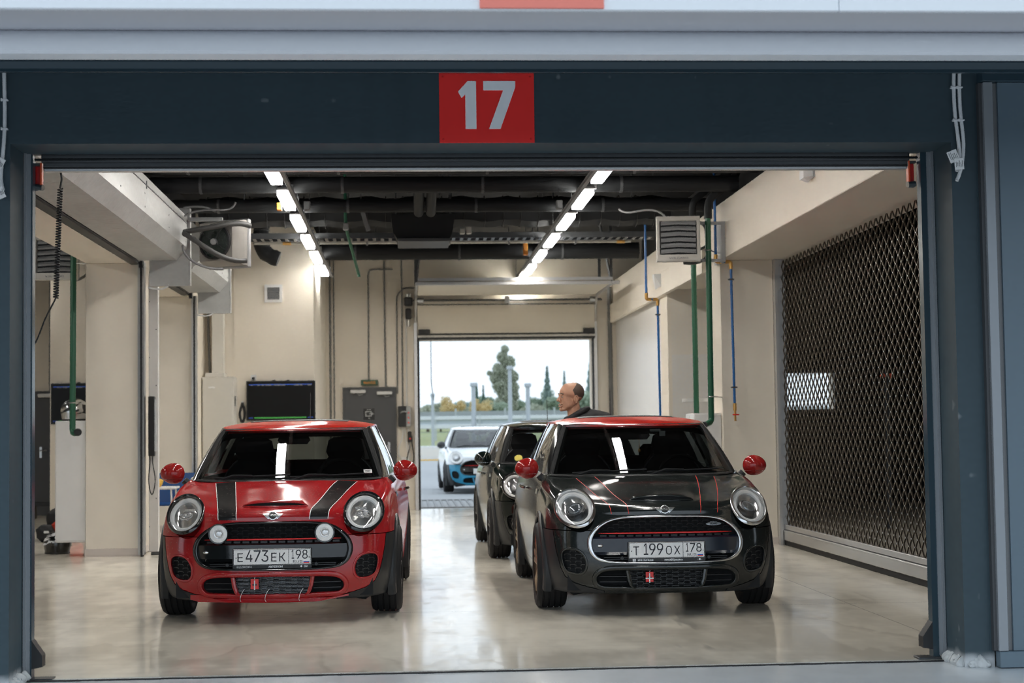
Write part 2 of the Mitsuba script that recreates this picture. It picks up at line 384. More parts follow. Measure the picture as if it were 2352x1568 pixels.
# ceiling deck, rear, side and front walls
struct('ceiling', bx(-10.2, 10.8, Y0-.3, YB+.30, 4.45, 4.75), 'm_ceiling')
holes = [(-1.02, -.17, 0, 1.995), (.22, 3.05, 0, 2.76), (6.22, 7.09, 1.535, 2.17), (-9.2, -6.35, -1, -.5)]
def wall_with_holes(x0, x1, z0, z1, y0, y1, hs):
    g = sbox(x0, z0, x1, z1)
    for a, b, c, d in hs: g = g.difference(sbox(a, c-(.1 if c == 0 else 0), b, d))
    return prism(g, y0, y1)
struct('wall_rear', wall_with_holes(-10.2, 10.8, 0, 4.45, YB, YB+.30, holes[1:3]), 'm_cream')
struct('wall_outer_left', bx(-10.2, -9.9, Y0+.1, YB, 0, 4.45), 'm_cream')
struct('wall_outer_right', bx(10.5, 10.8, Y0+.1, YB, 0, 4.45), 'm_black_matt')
# the projecting wall with the screen, and its mirror image next door
for nm, x0, x1 in (('wall_screen', -2.42, -1.295), ('wall_screen_neighbour', -4.97, -3.60)):
    struct(nm, bx(x0, x1, 23.4, YB, 0, 4.2), 'm_cream')
struct('wall_recess', bx(-3.60, -2.42, 23.415, YB, 0, 4.45), 'm_cream')
struct('wall_right_far', bx(3.47, 4.2, 21.3, YB, 0, 3.12), 'm_white_panel')
# columns and beams between the bays
def column(nm, x0, x1, y0, y1, ztop, base=True):
    struct(nm, bx(x0, x1, y0, y1, 0, ztop, .006), 'm_cream')
    part(nm, 'baseboard', cat(bx(x0-.006, x1+.006, y0-.008, y0, .0, .012), bx(x0-.008, x1+.008, y0-.010, y0+.0, .012, .085, .003), bx(x0-.010, x0, y0, y1, .012, .085, .003), bx(x1, x1+.010, y0, y1, .012, .085, .003)), 'm_baseboard', False)
column('pillar_left_1', -3.38, -2.82, 17.65, 18.35, 3.10)
column('pillar_left_2', -3.38, -2.82, 22.0, 23.41, 3.10)
column('pillar_right_1', 3.42, 4.0, 17.65, 18.40, 3.09)
column('pillar_right_2', 3.42, 4.0, 21.3, 21.9, 3.09)
column('pillar_left_0', -3.38, -2.82, Y0+.30, 9.7, 3.10)
column('pillar_right_0', 3.42, 4.2, Y0+.30, 9.6, 3.09)
struct('beam_left', bx(-3.38, -2.82, Y0+.30, YB, 3.10, 3.72, .006), 'm_cream')
struct('beam_right', bx(3.42, 4.30, Y0+.30, YB, 3.09, 3.70, .006), 'm_cream')
struct('beam_right_ledge', bx(3.36, 3.42, 18.4, YB, 3.02, 3.32, .004), 'm_cream')
struct('ceiling_void_left', bx(-3.30, -2.95, Y0+.30, YB, 3.72, 4.45), 'm_ceiling')
struct('ceiling_void_right', bx(3.92, 4.2, Y0+.30, YB, 3.70, 4.45), 'm_ceiling')
# the dark neighbouring bay on the right
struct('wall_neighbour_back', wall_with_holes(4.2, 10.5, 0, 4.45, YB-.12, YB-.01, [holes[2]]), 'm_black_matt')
struct('window_1', bx(6.22, 7.09, YB+.10, YB+.11, 1.535, 2.17), 'm_glass')
part('window_1', 'frame', prism(sbox(6.18, 1.50, 7.13, 2.21).difference(sbox(6.24, 1.555, 7.07, 2.15)), YB-.14, YB-.10), 'm_dark_grey', False)
# front wall: lintel and piers of dark painted render, reveals behind
YF = 8.55
face = sbox(-6, -.2, 3.075, 3.6).difference(sbox(-2.02, -.3, 2.916, 2.775))
struct('wall_front', prism(face, YF, Y0-.01), 'm_facade', label='dark blue rendered front wall round the garage door')
struct('wall_front_inner', prism(sbox(-6, -.2, 8, 4.6).difference(sbox(-2.06, -.3, 2.94, 2.82)), Y0-.01, Y0+.30), 'm_facade')
# rubble of bare plaster along the foot of the piers
def crumbs(x0, y0, x1, y1, n, seed):
    r = np.random.default_rng(seed); ms = []
    for i in range(n):
        t = r.random(); s = .014+.026*r.random()
        m = trimesh.creation.icosphere(subdivisions=1, radius=1.0); m.vertices *= (s*(.7+.6*r.random()), s*(.5+.4*r.random()), s*(.5+.8*r.random())); m.vertices += r.normal(0, .004, m.vertices.shape)
        ms.append(move(m, (x0+(x1-x0)*t+r.normal(0, .004), y0+(y1-y0)*t+r.normal(0, .004), s*.35), rz=r.random()*6))
    return cat(ms)
part('wall_front', 'bare_plaster', cat(crumbs(2.905, Y0-.05, 2.925, YF+.02, 46, 1), crumbs(-2.0, Y0-.05, -2.02, YF+.02, 30, 2), crumbs(2.94, YF, 3.05, YF, 12, 3)), 'm_plaster_grey', True)
part('wall_front', 'door_guide_trim', cat(*[cat(bx(x, x+s*.012, Y0-.045, Y0-.01, 0.02, 2.775), bx(x+s*.012, x+s*.030, Y0-.02, Y0+.01, .02, 2.775)) if s > 0 else cat(bx(x-.012, x, Y0-.045, Y0-.01, .02, 2.775), bx(x-.030, x-.012, Y0-.02, Y0+.01, .02, 2.775)) for x, s in ((-2.016, 1), (2.913, -1))]), 'm_trim_alu', False)
part('wall_front', 'door_guide', cat(bx(-1.998, -1.978, Y0-.01, Y0+.06, .0, 2.775), bx(2.850, 2.888, Y0-.01, Y0+.06, .0, 2.775)), 'm_bar_blue', False)
for x, s in ((-1.978, 1), (2.850, -1)):
    part('wall_front', 'guide_stop', prism(Polygon([(x, .05), (x+s*.055, .06), (x+s*.055, .12), (x, .20)]), Y0-.01, Y0+.07), 'm_black', False)
part('wall_front', 'floor_plate', cat(bx(2.76, 2.90, Y0-.04, Y0+.06, .0, .012, .003), bx(-1.99, -1.86, Y0-.06, Y0+.03, .0, .006, .002)), 'm_dark_metal', False)
# side cladding right of the door
t = thing('side_panel', 'blue grey metal cladding with an aluminium edge right of the garage door', 'cladding panel')
part(t, 'sheet', bx(3.160, 5.5, 8.50, 8.53, .085, 3.085), 'm_panel_blue', False)
part(t, 'edge_profile', cat(bx(3.078, 3.128, 8.485, 8.54, .085, 3.085, .002), ), 'm_trim_alu', False)
part(t, 'edge_return', bx(3.060, 3.078, 8.51, 8.56, .085, 3.085), 'm_dark_grey', False)
part(t, 'joint', bx(3.128, 3.160, 8.52, 8.55, .085, 3.085), 'm_mid_grey', False)
part(t, 'plinth', bx(3.078, 5.5, 8.475, 8.54, 0, .083, .003), 'm_panel_blue', False)
part(t, 'header', bx(3.066, 5.5, 8.46, 8.56, 3.088, 3.25), 'm_bar_blue', False)
# the projecting canopy over the door
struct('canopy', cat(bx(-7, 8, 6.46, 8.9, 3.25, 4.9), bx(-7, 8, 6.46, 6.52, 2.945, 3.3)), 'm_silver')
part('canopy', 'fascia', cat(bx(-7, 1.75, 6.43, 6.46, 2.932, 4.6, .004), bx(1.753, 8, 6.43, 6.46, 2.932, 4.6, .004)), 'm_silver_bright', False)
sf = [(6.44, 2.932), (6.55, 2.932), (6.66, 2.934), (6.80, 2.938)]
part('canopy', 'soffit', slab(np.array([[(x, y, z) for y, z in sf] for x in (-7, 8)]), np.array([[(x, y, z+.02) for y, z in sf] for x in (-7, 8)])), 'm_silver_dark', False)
gp = [(6.86, 2.960), (6.79, 2.934), (6.768, 2.912), (6.757, 2.885), (6.757, 2.845), (6.768, 2.833), (6.90, 2.838)]
part('canopy', 'gutter_panel', slab(np.array([[(x, y, z) for y, z in gp] for x in (-7, 8)]), np.array([[(x, y+.03, z+.008) for y, z in gp] for x in (-7, 8)])), 'm_silver', 40)
bp_ = [(y-.38, z-.088) for y, z in ((7.62, 3.05), (7.59, 3.035), (7.572, 3.01), (7.570, 2.985), (7.585, 2.965), (7.592, 2.958), (7.592, 2.944), (7.63, 2.947), (7.75, 2.988))]
part('canopy', 'lower_rail', slab(np.array([[(x, y, z) for y, z in bp_] for x in (-7, 8)]), np.array([[(x, y+.03, z+.02) for y, z in bp_] for x in (-7, 8)])), 'm_bar_blue', 40)
part('canopy', 'back_soffit', cat(bx(-7, 8, 7.3, 8.6, 3.16, 3.2), bx(-7, 8, 6.88, 7.3, 2.985, 3.02), bx(-7, 8, 7.36, 7.40, 2.905, 3.17)), 'm_bar_blue', False)

# ---------------------------------------------------------------- the hatchback: shapes are made once, in car space
# x to the picture's right, y from the nose to the tail, z up; half width, nose at y = 0, front axle at y = 0.79
NET = [
 [(0,.10,.160),(0,.040,.195),(0,.004,.30),(0,.000,.40),(0,.008,.52),(0,.030,.62),(0,.060,.690),(0,.110,.752),(0,.38,.804),(0,.72,.876),(0,1.06,.925)],
 [(.23,.105,.160),(.24,.047,.195),(.245,.010,.30),(.25,.007,.40),(.25,.015,.52),(.25,.037,.62),(.25,.069,.688),(.25,.119,.751),(.25,.387,.802),(.245,.727,.873),(.24,1.07,.924)],
 [(.39,.125,.160),(.41,.070,.195),(.42,.035,.30),(.425,.031,.40),(.425,.039,.52),(.425,.060,.62),(.425,.092,.690),(.425,.148,.754),(.42,.405,.803),(.41,.740,.868),(.40,1.095,.922)],
 [(.50,.170,.158),(.53,.120,.195),(.55,.085,.30),(.56,.078,.40),(.56,.084,.52),(.558,.103,.62),(.555,.140,.700),(.552,.212,.768),(.545,.425,.813),(.53,.760,.866),(.52,1.13,.921)],
 [(.61,.260,.156),(.645,.205,.195),(.67,.165,.30),(.68,.155,.40),(.682,.158,.52),(.678,.175,.62),(.672,.215,.710),(.662,.300,.785),(.645,.480,.835),(.62,.800,.872),(.60,1.165,.922)],
 [(.69,.420,.156),(.735,.365,.195),(.757,.32,.30),(.765,.30,.40),(.768,.30,.52),(.765,.31,.62),(.750,.35,.722),(.728,.43,.800),(.700,.58,.850),(.672,.86,.884),(.655,1.185,.924)],
 [(.73,.600,.156),(.775,.57,.195),(.79,.56,.30),(.797,.55,.40),(.80,.55,.52),(.797,.55,.63),(.782,.57,.738),(.755,.63,.822),(.725,.74,.872),(.702,.95,.900),(.690,1.20,.927)],
 [(.745,.80,.156),(.785,.80,.195),(.80,.80,.30),(.807,.80,.40),(.812,.80,.52),(.810,.80,.64),(.795,.80,.752),(.769,.82,.842),(.738,.90,.890),(.717,1.05,.913),(.705,1.22,.931)],
 [(.75,1.15,.156),(.785,1.15,.195),(.80,1.15,.30),(.81,1.15,.40),(.818,1.15,.52),(.82,1.15,.64),(.81,1.15,.76),(.79,1.15,.85),(.765,1.18,.898),(.742,1.22,.922),(.725,1.27,.937)],
 [(.76,1.9,.156),(.79,1.9,.195),(.80,1.9,.30),(.813,1.9,.40),(.826,1.9,.52),(.830,1.9,.65),(.822,1.9,.76),(.806,1.9,.85),(.787,1.9,.902),(.768,1.9,.935),(.748,1.9,.95)],
 [(.765,2.6,.160),(.795,2.6,.20),(.81,2.6,.30),(.822,2.6,.40),(.834,2.6,.52),(.837,2.6,.65),(.828,2.6,.76),(.810,2.6,.855),(.790,2.6,.91),(.770,2.6,.945),(.748,2.6,.962)],
 [(.76,3.28,.18),(.80,3.28,.22),(.82,3.28,.3),(.832,3.28,.4),(.840,3.28,.52),(.840,3.28,.65),(.826,3.28,.77),(.803,3.28,.86),(.78,3.28,.915),(.755,3.28,.953),(.728,3.28,.975)],
 [(.70,3.68,.20),(.74,3.69,.24),(.76,3.70,.3),(.77,3.70,.4),(.772,3.70,.52),(.766,3.69,.65),(.75,3.67,.78),(.73,3.64,.87),(.71,3.61,.925),(.685,3.58,.965),(.655,3.55,.992)],
 [(.36,3.78,.20),(.38,3.80,.24),(.39,3.815,.3),(.40,3.82,.4),(.40,3.82,.52),(.39,3.81,.65),(.385,3.79,.78),(.375,3.75,.87),(.365,3.72,.93),(.355,3.69,.972),(.34,3.665,1.0)],
 [(0,3.80,.20),(0,3.825,.24),(0,3.84,.3),(0,3.845,.4),(0,3.845,.52),(0,3.83,.65),(0,3.81,.78),(0,3.775,.87),(0,3.745,.93),(0,3.715,.975),(0,3.69,1.004)]]
NET = np.array(NET, float)
FLIP = np.array([-1, 1, 1.0])
_full = np.concatenate([NET[2:0:-1]*FLIP, NET, NET[-2:-4:-1]*FLIP])
_spl = [RectBivariateSpline(np.arange(-2, 17), np.arange(11), _full[:, :, k], kx=3, ky=3, s=0) for k in range(3)]
def body_points(s, t): return np.stack([q(s, t) for q in _spl], -1)
CS = np.r_[np.linspace(0, 7, 71), np.linspace(7, 14, 50)[1:]]
CT = np.linspace(0, 10, 81)
HALF = body_points(CS, CT); HALF[0, :, 0] = 0; HALF[-1, :, 0] = 0
def body_solid():
    R = HALF; L = R[::-1]*FLIP
    loop = np.concatenate([R, L[1:-1]]); m, n = loop.shape[:2]
    i = np.arange(m*n).reshape(m, n); j = np.roll(i, -1, 0)
    q = np.stack([i[:, :-1], j[:, :-1], j[:, 1:], i[:, 1:]], -1).reshape(-1, 4)
    F = [q]
    N = len(R)
    for t, rev in ((0, True), (n-1, False)):
        for k in range(N-1):
            a, b = i[k, t], i[k+1, t]; c, d = i[(m-k) % m, t], i[(m-k-1) % m, t]
            f = (a, b, d, c) if not rev else (c, d, b, a)
            F.append(np.array([f]))
    mm = tm(loop.reshape(-1, 3), np.vstack(F)); mm.update_faces(mm.nondegenerate_faces())
    mm.merge_vertices(); mm.update_faces(mm.nondegenerate_faces()); mm.remove_unreferenced_vertices()
    if mm.volume < 0: mm.invert()
    return mm
# the nose as a height field y(x, z), and the bonnet as z(x, y)
_S, _Tt = np.linspace(0, 6.6, 100), np.linspace(0, 8.6, 120)
_fr = body_points(_S, _Tt).reshape(-1, 3)
_fr = np.vstack([_fr, _fr*FLIP])
_yf = LinearNDInterpolator(_fr[:, [0, 2]], _fr[:, 1])
_hd = body_points(np.linspace(0, 8.4, 120), np.linspace(5.2, 10, 100)).reshape(-1, 3); _hd = np.vstack([_hd, _hd*FLIP])
_zf = LinearNDInterpolator(_hd[:, :2], _hd[:, 2])
def ysurf(x, z): return np.nan_to_num(_yf(np.asarray(x, float), np.asarray(z, float)), nan=0.5)
def zsurf(x, y): return np.nan_to_num(_zf(np.asarray(x, float), np.asarray(y, float)), nan=0.9)

def resample(pts, n, closed=True):
    p = np.asarray(pts, float)
    if closed: p = np.vstack([p, p[:1]])
    u = np.r_[0, np.cumsum(np.linalg.norm(np.diff(p, axis=0), axis=1))]
    t = np.linspace(0, u[-1], n+1)[:-1] if closed else np.linspace(0, u[-1], n)
    return np.stack([np.interp(t, u, p[:, k]) for k in range(p.shape[1])], 1)
def sym(half):
    """A half outline from the top centre round to the bottom centre, made whole."""
    h = np.asarray(half, float); return np.vstack([h, (h[1:-1]*[-1, 1])[::-1]])
def spline_loop(pts, n=96):
    p = np.asarray(pts, float); p = np.vstack([p, p[:1]])
    u = np.r_[0, np.cumsum(np.linalg.norm(np.diff(p, axis=0), axis=1)**0.7)]
    return CubicSpline(u, p, bc_type='periodic')(np.linspace(0, u[-1], n+1)[:-1])
def frame_ring(outer, inner, lift, depth, ysf=ysurf, mid=None):
    """A ring that follows the nose between two outlines in (x, z): outer skirt, crowned face, inner return."""
    o, i = np.asarray(outer), np.asarray(inner); rows = []
    for f, l in ((0.0, -0.004), (0.0, lift*0.55), (0.18, lift*0.92), (0.5, lift), (0.82, lift*0.85), (1.0, lift*0.4), (1.0, -depth)):
        c = o*(1-f) + i*f
        base = ysf(c[:, 0], c[:, 1]); rows.append(np.stack([c[:, 0], base - l, c[:, 1]], 1))
    P = np.array(rows); P = np.concatenate([P, P[:, :1]], 1)
    m = grid(P); 
    c = m.triangles_center; nrm = m.face_normals
    if (nrm[:, 1]*(np.abs(nrm[:, 1]) > 0.5)).sum() > 0: m.invert()
    return m
def cutter(poly, y0, y1): return man(prism(poly, y0, y1))

GRILLE_OUT = spline_loop(sym([(0, .684), (.20, .682), (.32, .675), (.405, .655), (.470, .615), (.515, .565), (.533, .510), (.528, .462), (.500, .412), (.455, .382), (.38, .368), (.20, .361), (0, .359)]), 120)
GRILLE_IN = spline_loop(sym([(0, .668), (.20, .666), (.31, .659), (.385, .640), (.442, .605), (.482, .560), (.500, .510), (.497, .468), (.474, .424), (.438, .398), (.375, .383), (.20, .374), (0, .372)]), 120)
def align(a, b):
    """Rolls and turns loop b so that its points run beside those of a."""
    best = None
    for q in (b, b[::-1]):
        for k in range(len(q)):
            c = np.roll(q, k, 0); d = ((a-c)**2).sum()
            if best is None or d < best[0]: best = (d, c)
    return best[1]
GRILLE_IN = align(GRILLE_OUT, GRILLE_IN)
LOW_OUT = spline_loop(sym([(0, .352), (.25, .352), (.41, .346), (.475, .318), (.503, .265), (.485, .205), (.42, .178), (.31, .176), (.24, .162), (0, .160)]), 120)
LOW_IN = spline_loop(sym([(0, .319), (.25, .318), (.40, .312), (.452, .292), (.470, .258), (.452, .222), (.40, .210), (.31, .208), (.23, .203), (0, .202)]), 120)
LOW_IN = align(LOW_OUT, LOW_IN)
SIDE_IN = spline_loop([(.69, .435), (.665, .453), (.60, .447), (.566, .42), (.546, .365), (.562, .308), (.602, .298), (.668, .322), (.688, .370)], 72)
SIDE_OUT = align(SIDE_IN, resample(np.asarray(Polygon(SIDE_IN).buffer(0.016).exterior.coords)[:-1], 72))
HEAD = dict(c=(.604, .737), a=.1345, b=.1250, rot=-0.10)
def head_xy(rho, th, sx=1):
    ca, sa = np.cos(HEAD['rot']), np.sin(HEAD['rot'])
    u, v = rho*HEAD['a']*np.cos(th), rho*HEAD['b']*np.sin(th)
    return sx*(HEAD['c'][0] + u*ca - v*sa), HEAD['c'][1] + u*sa + v*ca
_g = 0.06
_hx, _hz = HEAD['c']; _hp = [float(ysurf(_hx+dx, _hz+dz)) for dx, dz in ((0, 0), (_g, 0), (-_g, 0), (0, _g), (0, -_g))]
H_Y, H_DX, H_DZ = np.mean(_hp)-0.004, (_hp[1]-_hp[2])/(2*_g), (_hp[3]-_hp[4])/(2*_g)
H_N = np.array([H_DX, -1.0, H_DZ]); H_N /= np.linalg.norm(H_N)
def head_surf(prof, sx=1, n=48):
    """Revolves (rho, out) on the headlamp's tilted oval; out along its normal."""
    th = np.arange(n+1)*2*PI/n; P = []
    for rho, out in prof:
        x, z = head_xy(rho, th, 1); y = H_Y + (x-_hx)*H_DX + (z-_hz)*H_DZ
        q = np.stack([x, y, z], 1) + out*H_N
        P.append(q*[sx, 1, 1])
    m = grid(np.array(P)); m.merge_vertices(); m.update_faces(m.nondegenerate_faces())
    return m
def orient(m, d):
    if (m.face_normals @ np.asarray(d, float) * m.area_faces).sum() < 0: m.invert()
    return m
def disc_stack(prof, c, n=32, normal=(0, -1, 0), sx=1.0, sz=1.0):
    """Revolves (r, out) about an axis that looks along the normal."""
    nv = np.asarray(normal, float); nv /= np.linalg.norm(nv)
    a = np.cross([0, 0, 1.0], nv); a /= np.linalg.norm(a); b = np.cross(nv, a)
    th = np.arange(n+1)*2*PI/n
    P = np.array([[np.asarray(c) + r*(sx*math.cos(t)*a + sz*math.sin(t)*b) + o*nv for t in th] for r, o in prof])
    m = grid(P); m.merge_vertices(); m.update_faces(m.nondegenerate_faces()); return orient(m, nv)
def hex_mesh(poly, cw, ch, t, y, depth=0.008):
    """A honeycomb of bars inside a polygon (x, z)."""
    x0, z0, x1, z1 = poly.bounds; L = []
    rows = int((z1-z0)/(ch*0.5))+3; cols = int((x1-x0)/cw)+3
    for r in range(-1, rows):
        zc = z0 + r*ch*0.5; off = (r % 2)*cw*0.5
        for c in range(-1, cols):
            xc = x0 + c*cw + off; h, w = ch*0.25, cw*0.25
            L += [LineString([(xc-w, zc+h), (xc+w, zc+h)]), LineString([(xc+w, zc+h), (xc+cw*0.5-w*0.9, zc)]), LineString([(xc-w, zc+h), (xc-cw*0.5+w*0.9, zc)])]
    g = unary_union([l.buffer(t/2, cap_style=2) for l in L]).intersection(poly)
    return prism(g, y, y+depth)
def bend(m, f, keep=0.0):
    """Lays a flat front-facing mesh onto the nose: y is measured from the surface."""
    v = m.vertices.copy(); v[:, 1] += f(v[:, 0], v[:, 2]); m = m.copy(); m.vertices = v; return m

def build_car_shapes():
    """All the parts of the hatchback: {variant-part: (path, mesh, role, smooth)}."""
    out = {}
    S = man(body_solid())
    # wheel arches, cabin, openings
    cuts = []
    for y in (0.79, 3.285):
        for s in (-1, 1):
            c = m3.Manifold.cylinder(0.35, 0.352, 0.352, 64).rotate((0, 90, 0)).translate((0.52 if s > 0 else -0.87, y, 0.300)); cuts.append(c)
    cuts.append(mbox(-0.64, 0.64, 1.34, 3.40, 0.34, 1.2))
    cuts.append(cutter(Polygon((GRILLE_OUT*0.55+GRILLE_IN*0.45)), -0.2, 0.17))
    cuts.append(cutter(Polygon((LOW_OUT*0.45+LOW_IN*0.55)), -0.2, 0.20))
    for s in (-1, 1):
        cuts.append(cutter(Polygon(SIDE_IN*[s, 1]), -0.1, 0.30))
        th = np.arange(40)*2*PI/40; pts = []
        for rho, o in ((0.985, 0.10), (0.985, -0.01), (0.8, -0.11)):
            x, z = head_xy(rho, th); y = H_Y+(x-_hx)*H_DX+(z-_hz)*H_DZ
            pts.append((np.stack([x, y, z], 1)+o*H_N)*[s, 1, 1])
        cuts.append(m3.Manifold.hull_points(np.vstack(pts)))
    S = S - m3.Manifold.batch_boolean(cuts, m3.OpType.Add)
    gap = 0.0025
    bonnet_zone = mbox(-1, 1, -0.1, 1.22, 0.585+gap, 1.3) - man(prism_x(Polygon([(1.02, .3), (1.3, .3), (1.3, 1.4), (1.20, 1.4), (1.02, .86)]), .60, 1)) - man(prism_x(Polygon([(1.02, .3), (1.3, .3), (1.3, 1.4), (1.20, 1.4), (1.02, .86)]), -1, -.60))
    bumper_zone = mbox(-1, 1, -0.1, 0.66, 0, 0.585-gap)
    apron_poly = Polygon([(.36, 0), (.42, .176), (.54, .204), (.62, .228), (.675, .268), (.706, .33), (.728, .42), (.742, .50), (.752, .60), (1, .60), (1, 0)])
    ap_r = cutter(apron_poly, -0.1, 0.66); ap_l = cutter(affinity.scale(apron_poly, -1, 1, origin=(0, 0)), -0.1, 0.66)
    ap2 = cutter(apron_poly.buffer(gap), -0.1, 0.66) + cutter(affinity.scale(apron_poly.buffer(gap), -1, 1, origin=(0, 0)), -0.1, 0.66)
    add = lambda k, path, m, role, sm=30: out.__setitem__(k, (path, m if isinstance(m, dict) else mikit.ply(m, None, sm), role))
    bon = S ^ bonnet_zone
    add('bonnet', 'bonnet', tri(bon), 'paint')
    bum = S ^ bumper_zone
    add('bumper', 'bumper', tri(bum - ap2), 'lowpaint')
    for q, a_ in (('l', ap_l), ('r', ap_r)): add('apron'+q, 'bumper__apron', tri(bum ^ a_), 'trim')
    rest = S - (mbox(-1, 1, -0.1, 1.22, 0.585-gap, 1.3) ^ (bonnet_zone + bonnet_zone.translate((0, gap*2, -gap*2)) + mbox(-1, 1, -0.1, 0.5, 0.4, 1.3))) - mbox(-1, 1, -0.1, 0.66, 0, 0.59)
    doorp = Polygon([(1.27, .27), (2.36, .27), (2.44, .60), (2.44, 1.3), (1.27, 1.3)])
    for k, s in (('l', -1), ('r', 1)):
        x0, x1 = (-1, -.66) if s < 0 else (.66, 1)
        dz = man(prism_x(doorp, x0, x1)); dg = man(prism_x(doorp.buffer(gap), x0, x1))
        add('door'+k, 'door', tri(rest ^ dz), 'paint'); rest = rest - dg
    rear = mbox(-1, 1, 3.50, 4, 0, 0.56)
    add('rear_bumper', 'rear_bumper', tri(rest ^ rear), 'paint')
    add('body', 'body', tri(rest - rear.translate((0, -gap, gap))), 'paint')
    # arches: black plastic lips
    for y in (0.79, 3.285):
        for s in (-1, 1):
            a = np.linspace(math.radians(-22 if y < 1 else -25), math.radians(203 if y < 1 else 205), 41); P = []
            for r, o in ((.350, -.060), (.349, .016), (.356, .024), (.386, .020), (.395, .008), (.396, -.03)):
                ring = []
                for t in a:
                    yy, zz = y + r*math.cos(t), .300 + r*math.sin(t); w = np.interp(zz, [.1, .3, .5, .66, .75], [.800, .804, .808, .797, .782])
                    if y > 1: w += .02
                    elif yy < .55: w -= .02*(0.55-yy)/0.15
                    ring.append((s*(w + o), yy, zz))
                P.append(ring)
            P.append(P[0]); m = grid(np.array(P)); add('arch%d%d' % (y > 1, s), 'wheel_arch', orient(m, (s, 0, 0.01)), 'trim')
    # greenhouse
    fr = np.array([(0, 1.075, .922), (.25, 1.085, .923), (.45, 1.115, .924), (.60, 1.16, .926), (.685, 1.215, .932)])
    fr2 = np.array([(0, 1.665, 1.300), (.20, 1.672, 1.300), (.37, 1.690, 1.301), (.49, 1.715, 1.302), (.545, 1.735, 1.302)])
    def cs(p, n):
        p = np.asarray(p); q = np.vstack([p[::-1]*FLIP, p[1:]]); u = np.r_[0, np.cumsum(np.linalg.norm(np.diff(q, axis=0), axis=1))]
        return CubicSpline(u, q)(np.linspace(0, u[-1], n))
    def ruled(a, b, m=10, bulge=0.0, dirn=(0, -1, .5)):
        v = np.linspace(0, 1, m)[:, None, None]; P = a[None]*(1-v) + b[None]*v
        return P + (4*v*(1-v))*bulge*np.asarray(dirn)
    a, b = cs(fr, 41), cs(fr2, 41)
    ws = ruled(a, b, 12, .018); add('windscreen', 'windscreen', orient(grid(ws), (0, -1, .3)), 'glass', True)
    inn = lambda P, e: P
    # dark ceramic band around the windscreen
    P = ws; n = P.shape[1]; off = np.array([0, .006, -.003])
    band = []
    for v0, v1 in ((0, 0.055), (0.965, 1.0)):
        r = ruled(a*(1-v0)+b*v0, a*(1-v1)+b*v1, 3, 0.0); vv = np.linspace(v0, v1, 3)[:, None, None]; r = r + 4*vv*(1-vv)*.018*np.array([0, -1, .5]); band.append(grid(r+off))
    add('band', 'windscreen__border', cat(band), 'black')
    # pillars and side glass
    sb = np.array([(.690, 1.215, .932), (.712, 1.30, .938), (.738, 1.65, .946), (.748, 2.0, .952), (.748, 2.6, .962), (.738, 3.0, .970), (.722, 3.30, .976), (.655, 3.55, .990)])
    st = np.array([(.548, 1.735, 1.302), (.560, 1.82, 1.312), (.575, 2.05, 1.327), (.580, 2.3, 1.331), (.580, 2.75, 1.326), (.568, 3.05, 1.313), (.550, 3.25, 1.298), (.500, 3.42, 1.275)])
    def run(p, n=60):
        u = np.r_[0, np.cumsum(np.linalg.norm(np.diff(p, axis=0), axis=1))]; u /= u[-1]
        return CubicSpline(u, p)(np.linspace(0, 1, n))
    A_, B_ = run(sb, 81), run(st, 81)
    side = ruled(A_, B_, 9, .012, (1, 0, 0))
    segs = {'a_pillar': (0, 7, 'pillar'), 'glass1': (6, 40, 'glass'), 'b_pillar': (38, 43, 'pillar'), 'glass2': (42, 66, 'glass'), 'c_pillar': (64, 80, 'pillar')}
    for s in (-1, 1):
        for k, (i0, i1, role) in segs.items():
            Q = side[:, i0:i1+1]*[s, 1, 1]
            if role == 'glass':
                add(k+str(s), 'side_window', orient(grid(Q), (s, 0, .2)), 'glass', True)
            else:
                P0 = Q + np.array([s*.006, -.003, .002]); P1 = Q - np.array([s*.045, 0, .01])
                add(k+str(s), k, slab(P0, P1), 'pillar')
        # windscreen side strip of the a pillar
        c0 = a[-1]*[s, 1, 1]; c1 = b[-1]*[s, 1, 1]
        v = np.linspace(0, 1, 12)[:, None]; e0 = c0*(1-v)+c1*v + 4*v*(1-v)*.018*np.array([0, -1, .5])
        Pf = np.stack([e0+[s*.012, .010, 0], e0+[-s*.004, -.007, .004], e0+[-s*.040, -.004, .002], e0+[-s*.046, .012, -.004]], 1)
        add('wsp'+str(s), 'a_pillar__cover', orient(grid(Pf), (0, -1, 0.3)), 'blackmatt')
        add('belt'+str(s), 'belt_moulding', tube(A_[:66]*[s, 1, 1]+[s*.012, 0, -.004], .010, 8), 'belt')
    rb = cs([(0, 3.690, 1.004), (.34, 3.665, 1.0), (.56, 3.60, .995), (.655, 3.55, .990)], 25); rt = cs([(0, 3.50, 1.285), (.28, 3.485, 1.282), (.44, 3.45, 1.278), (.500, 3.42, 1.275)], 25)
    add('rear_window', 'rear_window', orient(grid(ruled(rb*.12+rt*.88, rb*.9+rt*.1, 6)), (0, 1, .3)), 'glass', True)
    add('tailgate_top', 'tailgate', cat(slab(ruled(rb, rb*.88+rt*.12, 3), ruled(rb, rb*.88+rt*.12, 3)-np.array([0, .04, 0])), slab(ruled(rb*.12+rt*.88, rt, 3), ruled(rb*.12+rt*.88, rt, 3)-np.array([0, .04, 0]))), 'pillar')
    # roof
    ys = np.array([1.0, 1.03, 1.10, 1.3, 1.7, 2.2, 2.6, 2.82, 2.9])-1.0; vs = ys/1.9
    U = np.linspace(-1, 1, 41); Vn = np.linspace(0, 1, 36)
    zc = CubicSpline([0, .02, .08, .18, .38, .6, .8, .93, 1], [1.302, 1.318, 1.338, 1.357, 1.377, 1.376, 1.350, 1.312, 1.288])(Vn)
    ze = CubicSpline([0, .1, .3, .6, .85, 1], [1.300, 1.313, 1.333, 1.329, 1.303, 1.276])(Vn)
